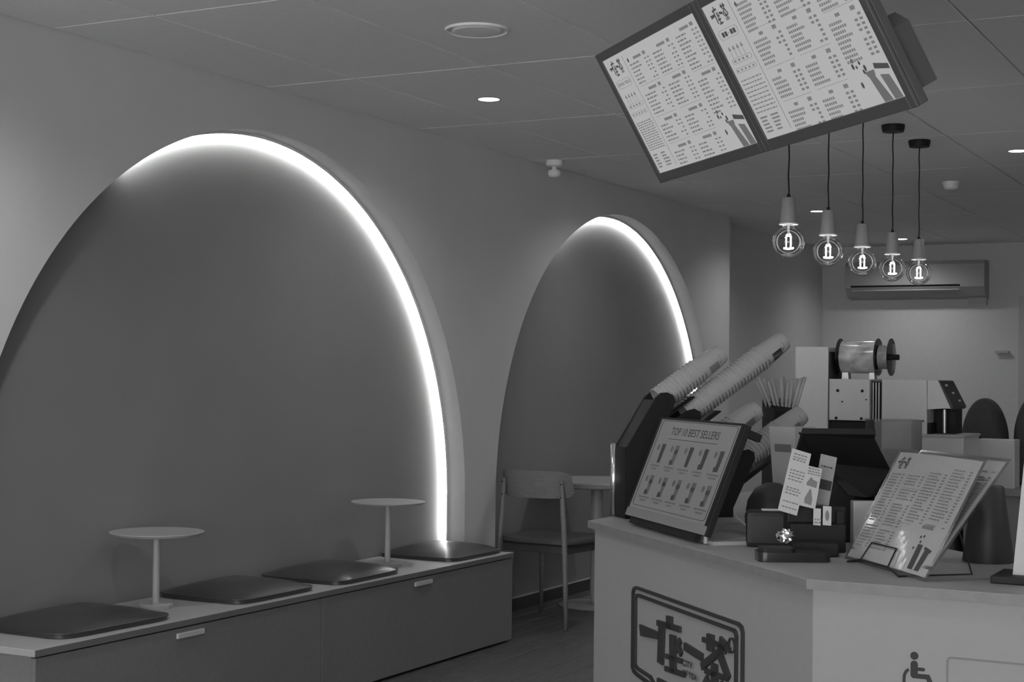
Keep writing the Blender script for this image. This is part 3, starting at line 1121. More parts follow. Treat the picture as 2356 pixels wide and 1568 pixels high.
bm = nb()
ribbon(bm, rrect(0.04, 0.03, 0.955, 0.885, 0.03), 0.004, mf(0.0015), mf(0.002), closed=True)
ribbon(bm, [(0.19, 0.205), (0.79, 0.205)], 0.004, mf(0.0015), mf(0.002))
ribbon(bm, [(0.24, 0.905), (0.25, 0.905)], 0.002, mf(0.0015), mf(0.002))
obj('rule_lines', bm, M_INK, ds, kind='stuff')
obj('heading_lettering', text_bm('TOP 10 BEST SELLERS', 0.105 * MH, lambda p: Vector((0.49 * MW + p[0], -0.165 * MH + p[1], 0.0018)), 'CENTER', 1.18), M_INK, ds)
rg = random.Random(3)
M_DIM = emit('lcd_dim_picture', 0.03, 0.045)
M_DK = emit('lcd_dark_picture', 0.03, 0.008)
for r in range(2):
    for c in range(5):
        x = 0.105 + c * 0.178
        y = 0.26 + r * 0.315
        xx = x + 0.06
        full = r == 0 and c != 1
        bm = nb()
        flat(bm, [(xx - 0.02, y), (xx + 0.028, y), (xx + 0.022, y + 0.19), (xx - 0.016, y + 0.19)], mf(0.0015))
        pic = obj('drink_picture', bm, M_DK if full else M_DIM, ds)
        bm = nb()
        flat(bm, [(x + 0.017 * math.cos(a * math.pi / 6), y + 0.04 + 0.032 * math.sin(a * math.pi / 6)) for a in range(12)], mf(0.0015))
        obj('rank_number', bm, M_DIM, ds)
        if not full or c >= 3:
            bm = nb()
            if full:
                flat(bm, [(xx - 0.035, y + 0.15), (xx - 0.005, y + 0.14), (xx + 0.01, y + 0.19), (xx - 0.03, y + 0.195)], mf(0.0018))
            else:
                flat(bm, [(xx - 0.02, y + 0.045), (xx + 0.026, y + 0.045), (xx + 0.024, y + 0.085), (xx - 0.018, y + 0.085)], mf(0.0017))
                flat(bm, [(xx - 0.035, y + 0.15), (xx - 0.005, y + 0.14), (xx + 0.01, y + 0.19), (xx - 0.03, y + 0.195)], mf(0.0018))
            bm.verts.ensure_lookup_table()
            o = obj('topping', bm, M_DK, ds, kind='stuff')
        bm = nb()
        for q, (ww, yy) in enumerate(((0.06, 0.213), (0.032, 0.243))):
            x0 = x + 0.04 - ww
            while x0 < x + 0.04 + ww:
                w = rg.uniform(0.012, 0.025)
                flat(bm, [(x0, y + yy), (x0 + w, y + yy), (x0 + w, y + yy + 0.016), (x0, y + yy + 0.016)], mf(0.0015))
                x0 += w + 0.006
        obj('caption', bm, M_DIM, ds, kind='stuff')
# stand: foot plate and back strut (local frame of the thing via inverse)
inv = t.matrix_world.inverted()
bm = nb()
c0 = MO + mu * MW * 0.5 + mv * MH
pts = []
for a, b in ((-0.1, 0.03), (0.31, 0.03), (0.31, 0.20), (-0.1, 0.20)):
    p = Vector((c0.x, c0.y, 0)) + Vector((mu.x, mu.y, 0)) * a + NW * b
    pts.append((p.x, p.y))
prism(bm, pts, *xy(CZ, CZ + 0.010))
bmesh.ops.transform(bm, matrix=inv, verts=bm.verts[:])
obj('foot_plate', bm, M_WHITE, t)
for s in (0.25, 0.93):
    a = MO + mu * MW * s + mv * MH * 0.45 - mn * 0.024
    b = Vector((a.x, a.y, CZ + 0.008)) - Vector((mn.x, mn.y, 0)).normalized() * 0.03
    c = MO + mu * MW * s + mv * MH * 0.99 - mn * 0.024
    obj('strut', tube(nb(), [inv @ a, inv @ c, inv @ Vector((c.x, c.y, CZ + 0.002))], 0.006, 10), M_WHITE, t)
a = MO + mu * MW * 0.5 + mv * MH - mn * 0.012
obj('foot', mbox(MW * 0.06, MW * 0.9, -MH - 0.02, -MH + 0.002, -0.02, -0.004), M_BLACK, t)
obj('rear_bracket', mbox(MW - 0.03, MW - 0.005, -0.03, -0.008, -0.062, -0.022, bevel=0.003), M_BLACK, t)

# slanted cup organiser
UE = -4.632
t = thing('cup_organiser', 'black slanted cup organiser with chrome corner post behind the counter monitor', 'cup holder', tuple(un(UE, 1.808, CZ)), R45)


def oz(n, z):
    return (n - 1.797, z - CZ)


side = [oz(*p) for p in ((1.797, 0.9), (1.797, 1.130), (1.895, 1.288), (1.912, 1.302), (1.935, 1.304), (1.955, 1.295), (1.963, 1.277), (1.957, 1.258), (1.925, 1.195), (2.005, 1.245), (2.03, 1.252), (2.05, 1.243), (2.054, 1.222), (2.02, 1.15), (2.11, 1.185), (2.135, 1.187), (2.15, 1.172), (2.148, 1.152), (2.105, 1.07), (2.2, 1.115), (2.225, 1.120), (2.243, 1.110), (2.247, 1.09), (2.17, 0.93), (2.17, 0.9))]
for u0 in (-0.008, -0.104):
    bm = nb()
    prism(bm, side, *yz(u0, u0 + 0.008))
    obj('side_panel', bm, M_BLACK, t)
obj('back_panel', mbox(-0.1, -0.004, -0.003, 0.0, 0.004, 0.228), M_BLACK, t)
obj('chrome_edge', tube(nb(), [(-0.098, -0.006, 0.004), (-0.098, -0.006, 0.236)], 0.011, 18), M_CHROME, t, smooth=True)
bm = nb()
prism(bm, [(0.0, 0.226), (0.094, 0.380), (0.100, 0.374), (0.006, 0.222)], *yz(-0.096, -0.008))
obj('slanted_back', bm, M_BLACK, t)
obj('base', mbox(-0.104, 0.0, 0.0, 0.37, 0, 0.012), M_BLACK, t)
AX = Vector((0, 0.819, 0.574))
tips = [((2.160, 1.434), 13, 'cups poking out of the topmost organiser bin'), ((2.386, 1.481), 25, 'cups in the long stack of the second organiser bin'),
        ((2.290, 1.252), 12, 'cups in the third organiser bin above the pale carton'), ((2.455, 1.236), 15, 'cups in the lowest organiser bin behind the card display')]
for (n, z), cnt, grp in tips:
    base = Vector((-0.052, n - 1.797, z - CZ)) - AX * (0.11 + 0.0135 * cnt)
    bm = nb()
    q = AX.cross(Vector((1, 0, 0))).normalized()
    if q.z > 0:
        q = -q
    ln = 0.12
    p0 = base + q * 0.044 - AX * 0.02
    pts = [p0 + Vector((0.043, 0, 0)), p0 + Vector((-0.043, 0, 0)), p0 + Vector((-0.043, 0, 0)) + AX * ln, p0 + Vector((0.043, 0, 0)) + AX * ln]
    va = [bm.verts.new(p) for p in pts]
    vb = [bm.verts.new(p + q * 0.004) for p in pts]
    bm.faces.new(va)
    bm.faces.new(vb[::-1])
    for i in range(4):
        bm.faces.new((va[i], va[(i + 1) % 4], vb[(i + 1) % 4], vb[i]))
    obj('tray', bm, M_BLACK, t)

# cups: rim at z=0, base at +0.11
prof = [(0.0405, 0.0), (0.043, 0.0008), (0.0435, 0.003), (0.0425, 0.005), (0.0405, 0.0055), (0.0345, 0.085), (0.0325, 0.102), (0.030, 0.109), (0.0, 0.11)]
cup0 = None
for (n, z), cnt, grp in tips:
    for k in range(cnt):
        p = un(UE - 0.052, n, z) - (NW * 0.819 + Vector((0, 0, 0.574))) * (0.11 + 0.0135 * k)
        m = (Matrix.Translation(p) @ Matrix.Rotation(R45, 4, 'Z') @ Matrix.Rotation(-math.radians(90 - 35.03), 4, 'X'))
        if cup0 is None:
            cup0 = obj('plastic_cup', lathe(nb(), prof, 28, close_bot=False), M_CUP)
            smooth_by_angle(cup0, 40)

            def cup_print(parent, marks):
                bm = nb()
                for a0, wd, zz0, zz1 in marks:
                    r0, r1 = 0.0412 - 0.0755 * zz0 + 0.0001, 0.0412 - 0.0755 * zz1 + 0.0001
                    nn = 6
                    for s in range(nn):
                        a, b = a0 + wd * s / nn, a0 + wd * (s + 1) / nn
                        bm.faces.new([bm.verts.new((r * math.cos(w), r * math.sin(w), zc)) for r, zc, w in ((r0, zz0, a), (r0, zz0, b), (r1, zz1, b), (r1, zz1, a))])
                return obj('print', bm, M_CUPP, parent, kind='stuff')
            cup_print(cup0, [(0.25, 0.75, 0.0075, 0.0125)])
            c = cup0
        else:
            c = copy_tree(cup0)
        c.matrix_world = m
        if k == 0:
            cup_print(c, [(-0.4, 0.9, 0.082, 0.0835), (0.1, 0.8, 0.03, 0.07), (0.2, 0.3, 0.074, 0.078)])
        tag(c, {0: 'frosted cup nested in the topmost bin of the black organiser', 1: 'frosted printed cup nested in the longest stack of the organiser', 2: 'frosted cup nested in the third bin, next to the black straw holder', 3: 'frosted cup nested in the lowest organiser bin by the black terminal'}[[q[2] for q in tips].index(grp)], 'cup', grp)

# straw holder with wrapped straws
t = thing('straw_holder', 'tall black holder full of wrapped straws behind the cups', 'straw holder', tuple(un(-5.015, 2.55, CZ)), R45)
bm = nb()
prism(bm, [(-0.05, 0.0), (0.05, 0.0), (0.05, 0.34), (-0.05, 0.39)], lambda p: Vector((p[0], -0.055, p[1] if p[1] > 0 else 0)), lambda p: Vector((p[0], 0.055, (p[1] - 0.012) if p[1] > 0 else 0)))
obj('body', bm, M_BLACK, t)
rg = random.Random(9)
for i in range(16):
    a = -0.045 + 0.09 * (i % 8) / 7
    b = -0.02 + 0.03 * (i // 8)
    p = un(-5.015 + b, 2.55 + a, CZ + 0.34)
    lean = NW * (a * 1.0 + rg.uniform(-0.01, 0.01)) + UW * rg.uniform(-0.01, 0.01)
    q = p + lean + Vector((0, 0, 0.115 + rg.uniform(-0.012, 0.006)))
    o = obj('straw', tube(nb(), [Vector((0, 0, 0)), q - p], 0.006, 8), M_PAPER, None, smooth=True, loc=tuple(p))
    tag(o, 'paper-wrapped straw standing in the tall black holder', 'straw', 'straws in the black holder')

# pale carton with dark label
t = thing('takeaway_carton', 'tall tapered pale carton with a dark label beside the cups', 'carton', tuple(un(-4.33, 2.235, CZ)), math.radians(-20))
bm = nb()
v0 = [bm.verts.new((x * 0.034, y * 0.034, 0)) for x, y in ((-1, -1), (1, -1), (1, 1), (-1, 1))]
v1 = [bm.verts.new((x * 0.05, y * 0.05, 0.305)) for x, y in ((-1, -1), (1, -1), (1, 1), (-1, 1))]
bm.faces.new(v0[::-1])
bm.faces.new(v1)
for i in range(4):
    bm.faces.new((v0[i], v0[(i + 1) % 4], v1[(i + 1) % 4], v1[i]))
obj('box', bm, M_PAPER, t)
bm = nb()
bm.faces.new([bm.verts.new(p) for p in ((-0.03, -0.0463, 0.228), (0.032, -0.0463, 0.228), (0.033, -0.0475, 0.252), (-0.031, -0.0475, 0.252))])
obj('label_print', bm, M_INKG, t)

# ------------------------------------------------------------------ cup sealing machine on the far run of the counter
t = thing('cup_sealer', 'white cup sealing machine with clear film roll on top', 'cup sealer', (-2.0, 6.3, CZ), 0)
obj('tall_housing', mbox(0.0, 0.142, 0.0, 0.30, 0, 0.586, bevel=0.006), M_MACH, t)
obj('side_gap', mbox(0.142, 0.149, 0.01, 0.29, 0, 0.565), M_BLACK, t)
fp = obj('front_box', mbox(0.149, 0.318, -0.01, 0.28, 0.283, 0.453, bevel=0.004), M_MACH, t)
for x, z in ((0.186, 0.405), (0.288, 0.405), (0.18, 0.292), (0.285, 0.292), (0.205, 0.36), (0.305, 0.37)):
    r = 0.0062 if z in (0.405, 0.292) else 0.003
    obj('bolt', lathe(nb(), [(0, 0), (r, 0), (r, 0.003), (0, 0.004)], 12, mx=Matrix.Translation((x, -0.01, z)) @ Matrix.Rotation(math.radians(90), 4, 'X')), M_BLACK, fp)
obj('lower_body', mbox(0.149, 0.56, 0.01, 0.27, 0.10, 0.28, bevel=0.004), M_BLACK, t)
obj('base', mbox(0.0, 0.66, -0.02, 0.30, 0, 0.10, bevel=0.006), M_MACH, t)
sl = obj('mechanism_slot', mbox(0.32, 0.362, 0.02, 0.25, 0.25, 0.443), M_BLACK, t)
for x in (0.326, 0.338, 0.35):
    obj('guide_rod', tube(nb(), [(x, 0.015, 0.26), (x, 0.015, 0.44)], 0.003, 8), M_STEEL, sl)
obj('rear_box', mbox(0.365, 0.548, 0.0, 0.27, 0.16, 0.453, bevel=0.004), M_MACH, t)
bm = nb()
prism(bm, [(0.55, 0.452), (0.592, 0.452), (0.645, 0.342), (0.55, 0.335)], *xz(0.0, 0.24))
obj('control_head', bm, M_MACH, t)
bm = nb()
prism(bm, [(0.592, 0.453), (0.600, 0.450), (0.654, 0.345), (0.645, 0.336)], *xz(-0.004, 0.244))
cp = obj('control_panel', bm, M_DARKG, t)
for kx in range(3):
    q = Vector((0.61 + 0.016 * kx, 0.05 + 0.05 * kx, 0.432 - 0.031 * kx))
    obj('button', mbox(q.x - 0.003, q.x + 0.006, q.y, q.y + 0.02, q.z - 0.004, q.z + 0.004), M_WHITE, cp)
obj('opening_back', mbox(0.55, 0.635, 0.12, 0.25, 0.18, 0.335), M_BLACK, t)
obj('plunger', tube(nb(), [(0.60, 0.08, 0.24), (0.60, 0.08, 0.335)], 0.008, 12), M_STEEL, t)
obj('cup_tray', mbox(0.50, 0.70, -0.03, 0.27, 0.10, 0.232, bevel=0.006), M_MACH, t)
obj('tray_lip', mbox(0.495, 0.705, -0.035, 0.275, 0.225, 0.236, bevel=0.003), M_WHITE, t)
# film roll, axis along the machine
RXm = Matrix.Translation((0.0, 0.12, 0.545)) @ Matrix.Rotation(math.radians(90), 4, 'Y')
rl = obj('film_roll', lathe(nb(), [(0.02, 0.17), (0.068, 0.17), (0.068, 0.315), (0.02, 0.315)], 40, mx=RXm), mat('film_roll_plastic', 0.5, 0.22, noise=0.45, nscale=22, coat=0.4), t)
smooth_by_angle(rl)
for x in (0.158, 0.318, 0.372):
    obj('roll_flange', lathe(nb(), [(0.015, x), (0.078, x), (0.078, x + 0.003), (0.015, x + 0.003)], 40, mx=RXm), M_ACRYL, t)
obj('roll_shaft', tube(nb(), [(0.149, 0.12, 0.545), (0.40, 0.12, 0.545)], 0.008, 14), M_STEEL, t)
obj('shaft_knob', tube(nb(), [(0.375, 0.12, 0.545), (0.405, 0.12, 0.545)], 0.012, 14), M_BLACK, t)
obj('roll_core', lathe(nb(), [(0.0, 0.325), (0.05, 0.325), (0.05, 0.368), (0.0, 0.368)], 28, mx=RXm), mat('film_core_plastic', 0.32, 0.3, noise=0.3, nscale=30), t)
bm = nb()
prism(bm, [(0.17, 0.453), (0.20, 0.453), (0.195, 0.5), (0.175, 0.5)], *xz(0.1, 0.14))
obj('roll_cradle', bm, M_STEEL, t)
bm = nb()
prism(bm, [(0.285, 0.453), (0.31, 0.453), (0.305, 0.5), (0.29, 0.5)], *xz(0.1, 0.14))
obj('roll_cradle', bm, M_STEEL, t)

# clear acrylic tub in front of the sealer
t = thing('acrylic_tub', 'clear open acrylic tub in front of the cup sealer', 'tub', (-1.415, 5.62, CZ), math.radians(28))
bm = nb()
box(bm, -0.085, 0.085, -0.07, -0.067, 0, 0.305)
box(bm, -0.085, 0.085, 0.067, 0.07, 0, 0.305)
box(bm, -0.085, -0.082, -0.067, 0.067, 0, 0.305)
box(bm, 0.082, 0.085, -0.067, 0.067, 0, 0.305)
obj('walls', bm, M_ACRYL, t)
bm = nb()
ribbon(bm, [(-0.087, -0.072), (0.087, -0.072), (0.087, 0.072), (-0.087, 0.072)], 0.008, *xy(0.303, 0.31), closed=True)
obj('rim', bm, M_ACRYL, t)
obj('contents', mbox(-0.08, 0.08, -0.065, 0.065, 0.002, 0.2), mat('packet_grey', 0.33, 0.7, noise=0.2, nscale=30), t)

# dark caddy left of the tub under the sealer
tag(obj('utensil_caddy', mbox(-0.11, 0.11, -0.07, 0.07, 0, 0.262, bevel=0.008), M_BLACK, loc=(-1.66, 5.75, CZ), rotz=math.radians(20)), 'low black caddy between the sealer and the clear tub', 'caddy')

# ------------------------------------------------------------------ point of sale corner
t = thing('pos_terminal', 'black point of sale terminal leaning towards the customers', 'terminal', tuple(un(-3.86, 2.14, CZ)), math.radians(28))
# local: x right, y away, z up
bm = nb()
prism(bm, [(-0.02, 0.303), (0.13, 0.20), (0.14, 0.215), (-0.015, 0.318)], lambda p: Vector((-0.115, p[0] - 0.04, p[1])), lambda p: Vector((0.085, p[0] - 0.04, p[1])))
sc = obj('screen_slab', bm, M_BLACK, t)
bm = nb()
v = [(-0.115, -0.058, 0.301), (0.083, -0.058, 0.290), (0.155, 0.06, 0.20), (0.145, 0.08, 0.13), (0.09, 0.05, 0.122), (0.03, 0.03, 0.13), (-0.05, 0.03, 0.22)]
a = [bm.verts.new(p) for p in v]
b = [bm.verts.new((p[0], p[1] + 0.07, p[2] + 0.004)) for p in v]
bm.faces.new(a)
bm.faces.new(b[::-1])
for i in range(len(v)):
    j = (i + 1) % len(v)
    bm.faces.new((a[i], a[j], b[j], b[i]))
obj('back_shell', bm, M_BLACK, t)
obj('neck', mbox(-0.02, 0.06, 0.06, 0.11, 0.02, 0.2, bevel=0.006), M_BLACK, t)
obj('base', mbox(-0.10, 0.12, 0.0, 0.17, 0, 0.022, bevel=0.008), M_BLACK, t)
o = obj('receipt_printer', mbox(-0.055, 0.055, -0.05, 0.05, 0, 0.095, bevel=0.012), mat('smoked_box', 0.022, 0.5, noise=0.2, spec=0.3), loc=tuple(un(-3.835, 1.905, CZ)), rotz=math.radians(20))
tag(o, 'dark cube shaped box with a white paper slip on top', 'box')
tag(obj('paper_slip', mbox(-0.03, 0.03, -0.012, 0.012, 0, 0.004), M_PAPER, loc=tuple(un(-3.83, 1.92, CZ + 0.0955)), rotz=math.radians(25)), 'white slip of paper lying on the dark box', 'paper')
bm = nb()
lathe(bm, [(0.0, 0.0), (0.075, 0.0), (0.08, 0.05), (0.072, 0.1), (0.05, 0.135), (0.02, 0.15), (0.0, 0.152)], 28)
tag(obj('tape_dispenser', bm, M_DARKG, loc=tuple(un(-4.09, 2.05, CZ)), smooth=True), 'dark rounded dome behind the dark box and monitor', 'dispenser')
# white mouse-like puck and foot plate cable beside monitor
bm = nb()
lathe(bm, [(0.0, 0.001), (0.03, 0.001), (0.034, 0.012), (0.028, 0.026), (0.012, 0.034), (0, 0.035)], 24, mx=Matrix.Scale(1.5, 4, (1, 0, 0)))
tag(obj('computer_mouse', bm, M_DARKG, loc=tuple(un(-3.965, 1.97, CZ + 0.0105)), rotz=math.radians(-10), smooth=True), 'grey rounded mouse on the white monitor foot', 'mouse')
p = un(-4.0, 1.955, CZ + 0.03)
loop = [(0.0, 0.0, -0.016), (-0.02, 0.0, 0.0), (-0.055, 0.01, 0.03), (-0.06, 0.01, 0.045), (-0.03, 0.01, 0.045), (0.01, 0.005, 0.03), (0.03, 0.0, 0.005)]
tag(obj('white_cable', tube(nb(), loop, 0.0022, 8), M_WHITE, loc=tuple(p), rotz=math.radians(28), smooth=True), 'thin white cable looping up beside the monitor', 'cable')

# card display propped before the terminal
lean = math.radians(16)
CR = Matrix.Rotation(math.radians(28), 4, 'Z')


def card(name, u, n, z, w, h, m, label, lines, pic=None, rolled=0.0, cat='card'):
    mx = Matrix.Translation(un(u, n, z)) @ CR @ Matrix.Rotation(rolled, 4, 'Y') @ Matrix.Rotation(-lean, 4, 'X')
    t = thing(name, label, cat, matrix=mx)
    obj('sheet', mbox(-w / 2, w / 2, 0, 0.0025, 0, h), m, t)
    bm = nb()
    rg = random.Random(int(w * 1e5))
    for y in lines:
        x = -w * 0.36
        while x < w * 0.34:
            ww = rg.uniform(0.004, 0.009)
            bm.faces.new([bm.verts.new((a, -0.0006, b)) for a, b in ((x, y * h), (x + ww, y * h), (x + ww, y * h + 0.0035), (x, y * h + 0.0035))])
            x += ww + 0.002
    if pic:
        for poly in pic:
            bm.faces.new([bm.verts.new((a * w, -0.0006, b * h)) for a, b in poly])
    obj('print', bm, M_INKG if m is not M_PAPER2 else M_INK, t, kind='stuff')
    return t


card('notice_card', -3.675, 1.885, 1.003, 0.052, 0.172, M_PAPER, 'tall white notice card with rows of print by the black terminal', [0.92, 0.87, 0.83, 0.66, 0.61, 0.56, 0.51, 0.38, 0.34, 0.29, 0.16, 0.07], rolled=math.radians(16))
card('promo_card', -3.664, 1.937, 1.018, 0.042, 0.11, M_PAPER, 'white card with a dark cone picture between two notice cards', [0.93, 0.86, 0.80], [[(-0.25, 0.08), (0.2, 0.06), (0.22, 0.2), (0.04, 0.45), (-0.04, 0.45), (-0.28, 0.2)], [(-0.3, 0.52), (0.35, 0.5), (0.35, 0.66), (0.1, 0.68), (-0.1, 0.74), (-0.32, 0.58)]], rolled=math.radians(13))
card('grey_card', -3.70, 1.995, 1.022, 0.044, 0.135, M_PAPER2, 'grey card with a dark band leaning on the black terminal', [0.75], [[(-0.45, 0.30), (0.45, 0.30), (0.45, 0.5), (-0.45, 0.5)]], rolled=math.radians(13))
card('small_tag', -3.60, 1.931, 0.977, 0.019, 0.044, M_PAPER, 'small white tag without picture beneath the promo card', [0.3, 0.12], rolled=math.radians(4))
card('badge_tag', -3.593, 1.956, 0.977, 0.022, 0.05, M_PAPER, 'small white tag with a round dark emblem beneath the grey card', [], [[(0.25 * math.cos(a * 0.5236), 0.5 + 0.28 * math.sin(a * 0.5236)) for a in range(12)]], rolled=math.radians(4))
# holder block carrying the cards
t = thing('card_holder', 'black stepped holder carrying the notice cards', 'holder', tuple(un(-3.65, 1.965, CZ)), math.radians(28))
obj('block', mbox(-0.075, 0.07, 0.0, 0.08, 0, 0.075, bevel=0.004), M_BLACK, t)
obj('step', mbox(-0.08, 0.075, 0.022, 0.07, 0.075, 0.118, bevel=0.004), M_BLACK, t)
obj('clip', mbox(0.045, 0.065, 0.0, 0.02, 0.075, 0.108, bevel=0.002), M_BLACK, t)
# card reader
t = thing('card_reader', 'flat black card reader lying on the counter edge', 'card reader', tuple(un(-3.505, 1.812, CZ)), math.radians(30))
bm = nb()
prism(bm, rrect(-0.09, -0.04, 0.09, 0.04, 0.02), *xy(0.0, 0.024))
smooth_by_angle(obj('body', bm, M_BLACKG, t))
bm = nb()
prism(bm, rrect(-0.082, -0.034, 0.0, 0.034, 0.012), *xy(0.024, 0.034))
obj('raised_pad', bm, M_BLACK, t)
obj('screen', mbox(0.01, 0.07, -0.025, 0.025, 0.024, 0.026), M_BLACKG, t)
# crumpled foil
bm = nb()
bmesh.ops.create_icosphere(bm, subdivisions=3, radius=0.02)
rg = random.Random(4)
for v in bm.verts:
    v.co *= 1 + rg.uniform(-0.22, 0.22)
    v.co.z = v.co.z * 0.85 + 0.018
tag(obj('foil_wrapper', bm, M_CHROME, loc=tuple(un(-3.575, 1.828, CZ + 0.036))), 'crumpled shiny foil wrapper on the card reader', 'wrapper')
# second device behind the reader
o = obj('charging_dock', mbox(-0.07, 0.05, -0.03, 0.03, 0, 0.035, bevel=0.006), M_BLACK, loc=tuple(un(-3.585, 1.925, CZ)), rotz=math.radians(28))
tag(o, 'low black dock between the card reader and card holder', 'dock')
# white panel behind and cables
o = obj('till_drawer', mbox(-0.035, 0.03, -0.005, 0.035, 0, 0.125, bevel=0.004), M_WHITE, loc=tuple(un(-3.735, 2.15, CZ)), rotz=math.radians(28))
tag(o, 'white box behind the hanging black cables', 'box')
for kx, (a, b) in enumerate(((0.0, 0.0), (0.012, 0.02), (0.025, 0.035), (0.006, 0.05))):
    p0 = un(-3.68, 2.13, CZ)
    m = Matrix.Rotation(math.radians(28), 3, 'Z')
    pts = [Vector((0.055 - a * 0.4, 0.02, 0.145)), Vector((0.04 - a, 0.0, 0.10)), Vector((0.02 - a + b * 0.3, -0.03, 0.06)), Vector((-0.01 + b * 0.6, -0.06, 0.03)), Vector((-0.045 + b, -0.08, 0.012)), Vector((-0.07 + b, -0.09, 0.006))]
    fine = []
    for i in range(len(pts) - 1):
        for s in range(4):
            fine.append(pts[i].lerp(pts[i + 1], s / 4))
    fine.append(pts[-1])
    for _ in range(3):
        fine = [fine[0]] + [(fine[i - 1] + fine[i] * 2 + fine[i + 1]) / 4 for i in range(1, len(fine) - 1)] + [fine[-1]]
    o = obj('power_cable', tube(nb(), [m @ q for q in fine], 0.0035, 8), M_BLACK, loc=tuple(p0), smooth=True)
    tag(o, 'black cable drooping between the terminal and the counter menu', 'cable', 'black cables under the terminal')

# ------------------------------------------------------------------ laminated counter menu on a wire stand
hu = Vector((0.6369, -0.771, 0)).normalized()
hv = Vector((-0.3716, -0.3052, -0.8768))
hv = (hv - hu * hv.dot(hu)).normalized()
hn = hu.cross(-hv).normalized()
HW, HH = 0.42, 0.297
HO = Vector((-0.985, 3.985, 1.1676 + 0.0045))
HO = Vector((0, 0, CAM_Z)) + (Vector((-0.9886, 4.0036, 1.1676)) - Vector((0, 0, CAM_Z))) * 0.985
hw = frame_matrix(HO, hu, -hv, hn)


def menu_sheet(mx, label, seedv, curl, small):
    t = thing('laminated_menu', label, 'menu', matrix=mx)
    bm = nb()
    n = 24

    def bend(x, y):
        s = x / HW
        return curl * math.sin(math.pi * s) * (0.4 + 0.6 * (-y / HH))
    f = [[bm.verts.new((HW * i / n, -HH * j / 6, bend(HW * i / n, -HH * j / 6))) for j in range(7)] for i in range(n + 1)]
    b = [[bm.verts.new((HW * i / n, -HH * j / 6, bend(HW * i / n, -HH * j / 6) - 0.0012)) for j in range(7)] for i in range(n + 1)]
    for i in range(n):
        for j in range(6):
            bm.faces.new((f[i][j], f[i][j + 1], f[i + 1][j + 1], f[i + 1][j]))
            bm.faces.new((b[i][j], b[i + 1][j], b[i + 1][j + 1], b[i][j + 1]))
        bm.faces.new((f[i][0], f[i + 1][0], b[i + 1][0], b[i][0]))
        bm.faces.new((f[i][6], b[i][6], b[i + 1][6], f[i + 1][6]))
    for j in range(6):
        bm.faces.new((f[0][j], b[0][j], b[0][j + 1], f[0][j + 1]))
        bm.faces.new((f[n][j], f[n][j + 1], b[n][j + 1], b[n][j]))
    sh = obj('sheet', bm, mat('laminated_paper', 0.35, 0.22, coat=0.5, noise=0.02), t, smooth=False)
    rg = random.Random(seedv)

    def fn(p):
        x, y = p[0] * HW, -p[1] * HH
        return Vector((x, y, bend(x, y) + 0.0008))
    bm = nb()
    rects = []
    for (x0, x1) in ((0.04, 0.22), (0.27, 0.48), (0.52, 0.72), (0.76, 0.96)):
        y = 0.2 if x0 < 0.5 else 0.1
        while y < (0.9 if x0 < 0.5 else 0.6):
            if rg.random() > 0.12:
                xe = x0 + (x1 - x0) * rg.uniform(0.45, 0.72)
                x = x0
                while x < xe:
                    w = rg.uniform(0.012, 0.03)
                    rects.append((x, y, x + w, y + 0.012))
                    x += w + 0.006
                rects.append((x1 - 0.03, y, x1, y + 0.012))
            y += 0.027
    rects += [(0.27, 0.32, 0.96, 0.323), (0.27, 0.62, 0.6, 0.623), (0.25, 0.1, 0.251, 0.95), (0.74, 0.60, 0.86, 0.63)]
    for x0, y0, x1, y1 in rects:
        k = max(1, int((x1 - x0) / 0.08))
        for s in range(k):
            a, c = x0 + (x1 - x0) * s / k, x0 + (x1 - x0) * (s + 1) / k
            flat(bm, [(a, y0), (c, y0), (c, y1), (a, y1)], fn)
    obj('menu_print', bm, mat('menu_small_print', 0.17, 0.8), sh, kind='stuff')
    bm = nb()
    for poly in logo_strokes():
        flat(bm, [(0.04 + (p[0] + 4.206) * 0.26, 0.15 - (p[1] - 0.545) * 0.75) for p in poly], fn)
    for cx, cy in ((0.78, 0.70), (0.81, 0.69), (0.8, 0.74), (0.76, 0.8)):
        flat(bm, [(cx + 0.009 * math.cos(a * 0.785), cy + 0.013 * math.sin(a * 0.785)) for a in range(8)], fn)
    flat(bm, [(0.79, 0.76), (0.84, 0.76), (0.85, 0.97), (0.80, 0.97)], fn)
    flat(bm, [(0.88, 0.79), (0.93, 0.80), (0.915, 0.97), (0.87, 0.97)], fn)
    flat(bm, [(0.87, 0.765), (0.945, 0.785), (0.94, 0.81), (0.865, 0.79)], fn)
    obj('brand_mark', bm, mat('menu_dark_print', 0.05, 0.8), sh, kind='stuff')
    # film margin of the lamination pouch
    bm = nb()
    for a in ((-0.012, 0.0, -HH - 0.008, 0.008), (HW, HW + 0.012, -HH - 0.008, 0.008), (0, HW, 0, 0.008), (0, HW, -HH - 0.008, -HH)):
        box(bm, a[0], a[1], a[2], a[3], -0.001, 0.0)
    obj('film_margin', bm, M_FILM, t)
    return t


menu_sheet(hw, 'laminated menu sheet with small print propped on a wire stand', 21, 0.012, True)
mx2 = Matrix.Translation(NW * 0.05 + UW * 0.015 + Vector((0, 0, 0.0))) @ hw @ Matrix.Rotation(math.radians(-9), 4, 'X')
menu_sheet(mx2, 'second laminated menu sheet standing behind the front one', 22, -0.01, True)

# wire stand
t = thing('wire_stand', 'black wire easel holding the laminated menus', 'easel', matrix=hw.copy())
inv = hw.inverted()
zf = inv @ Vector((0, 0, 0))


def at_counter(p):
    w = hw @ Vector(p)
    return w


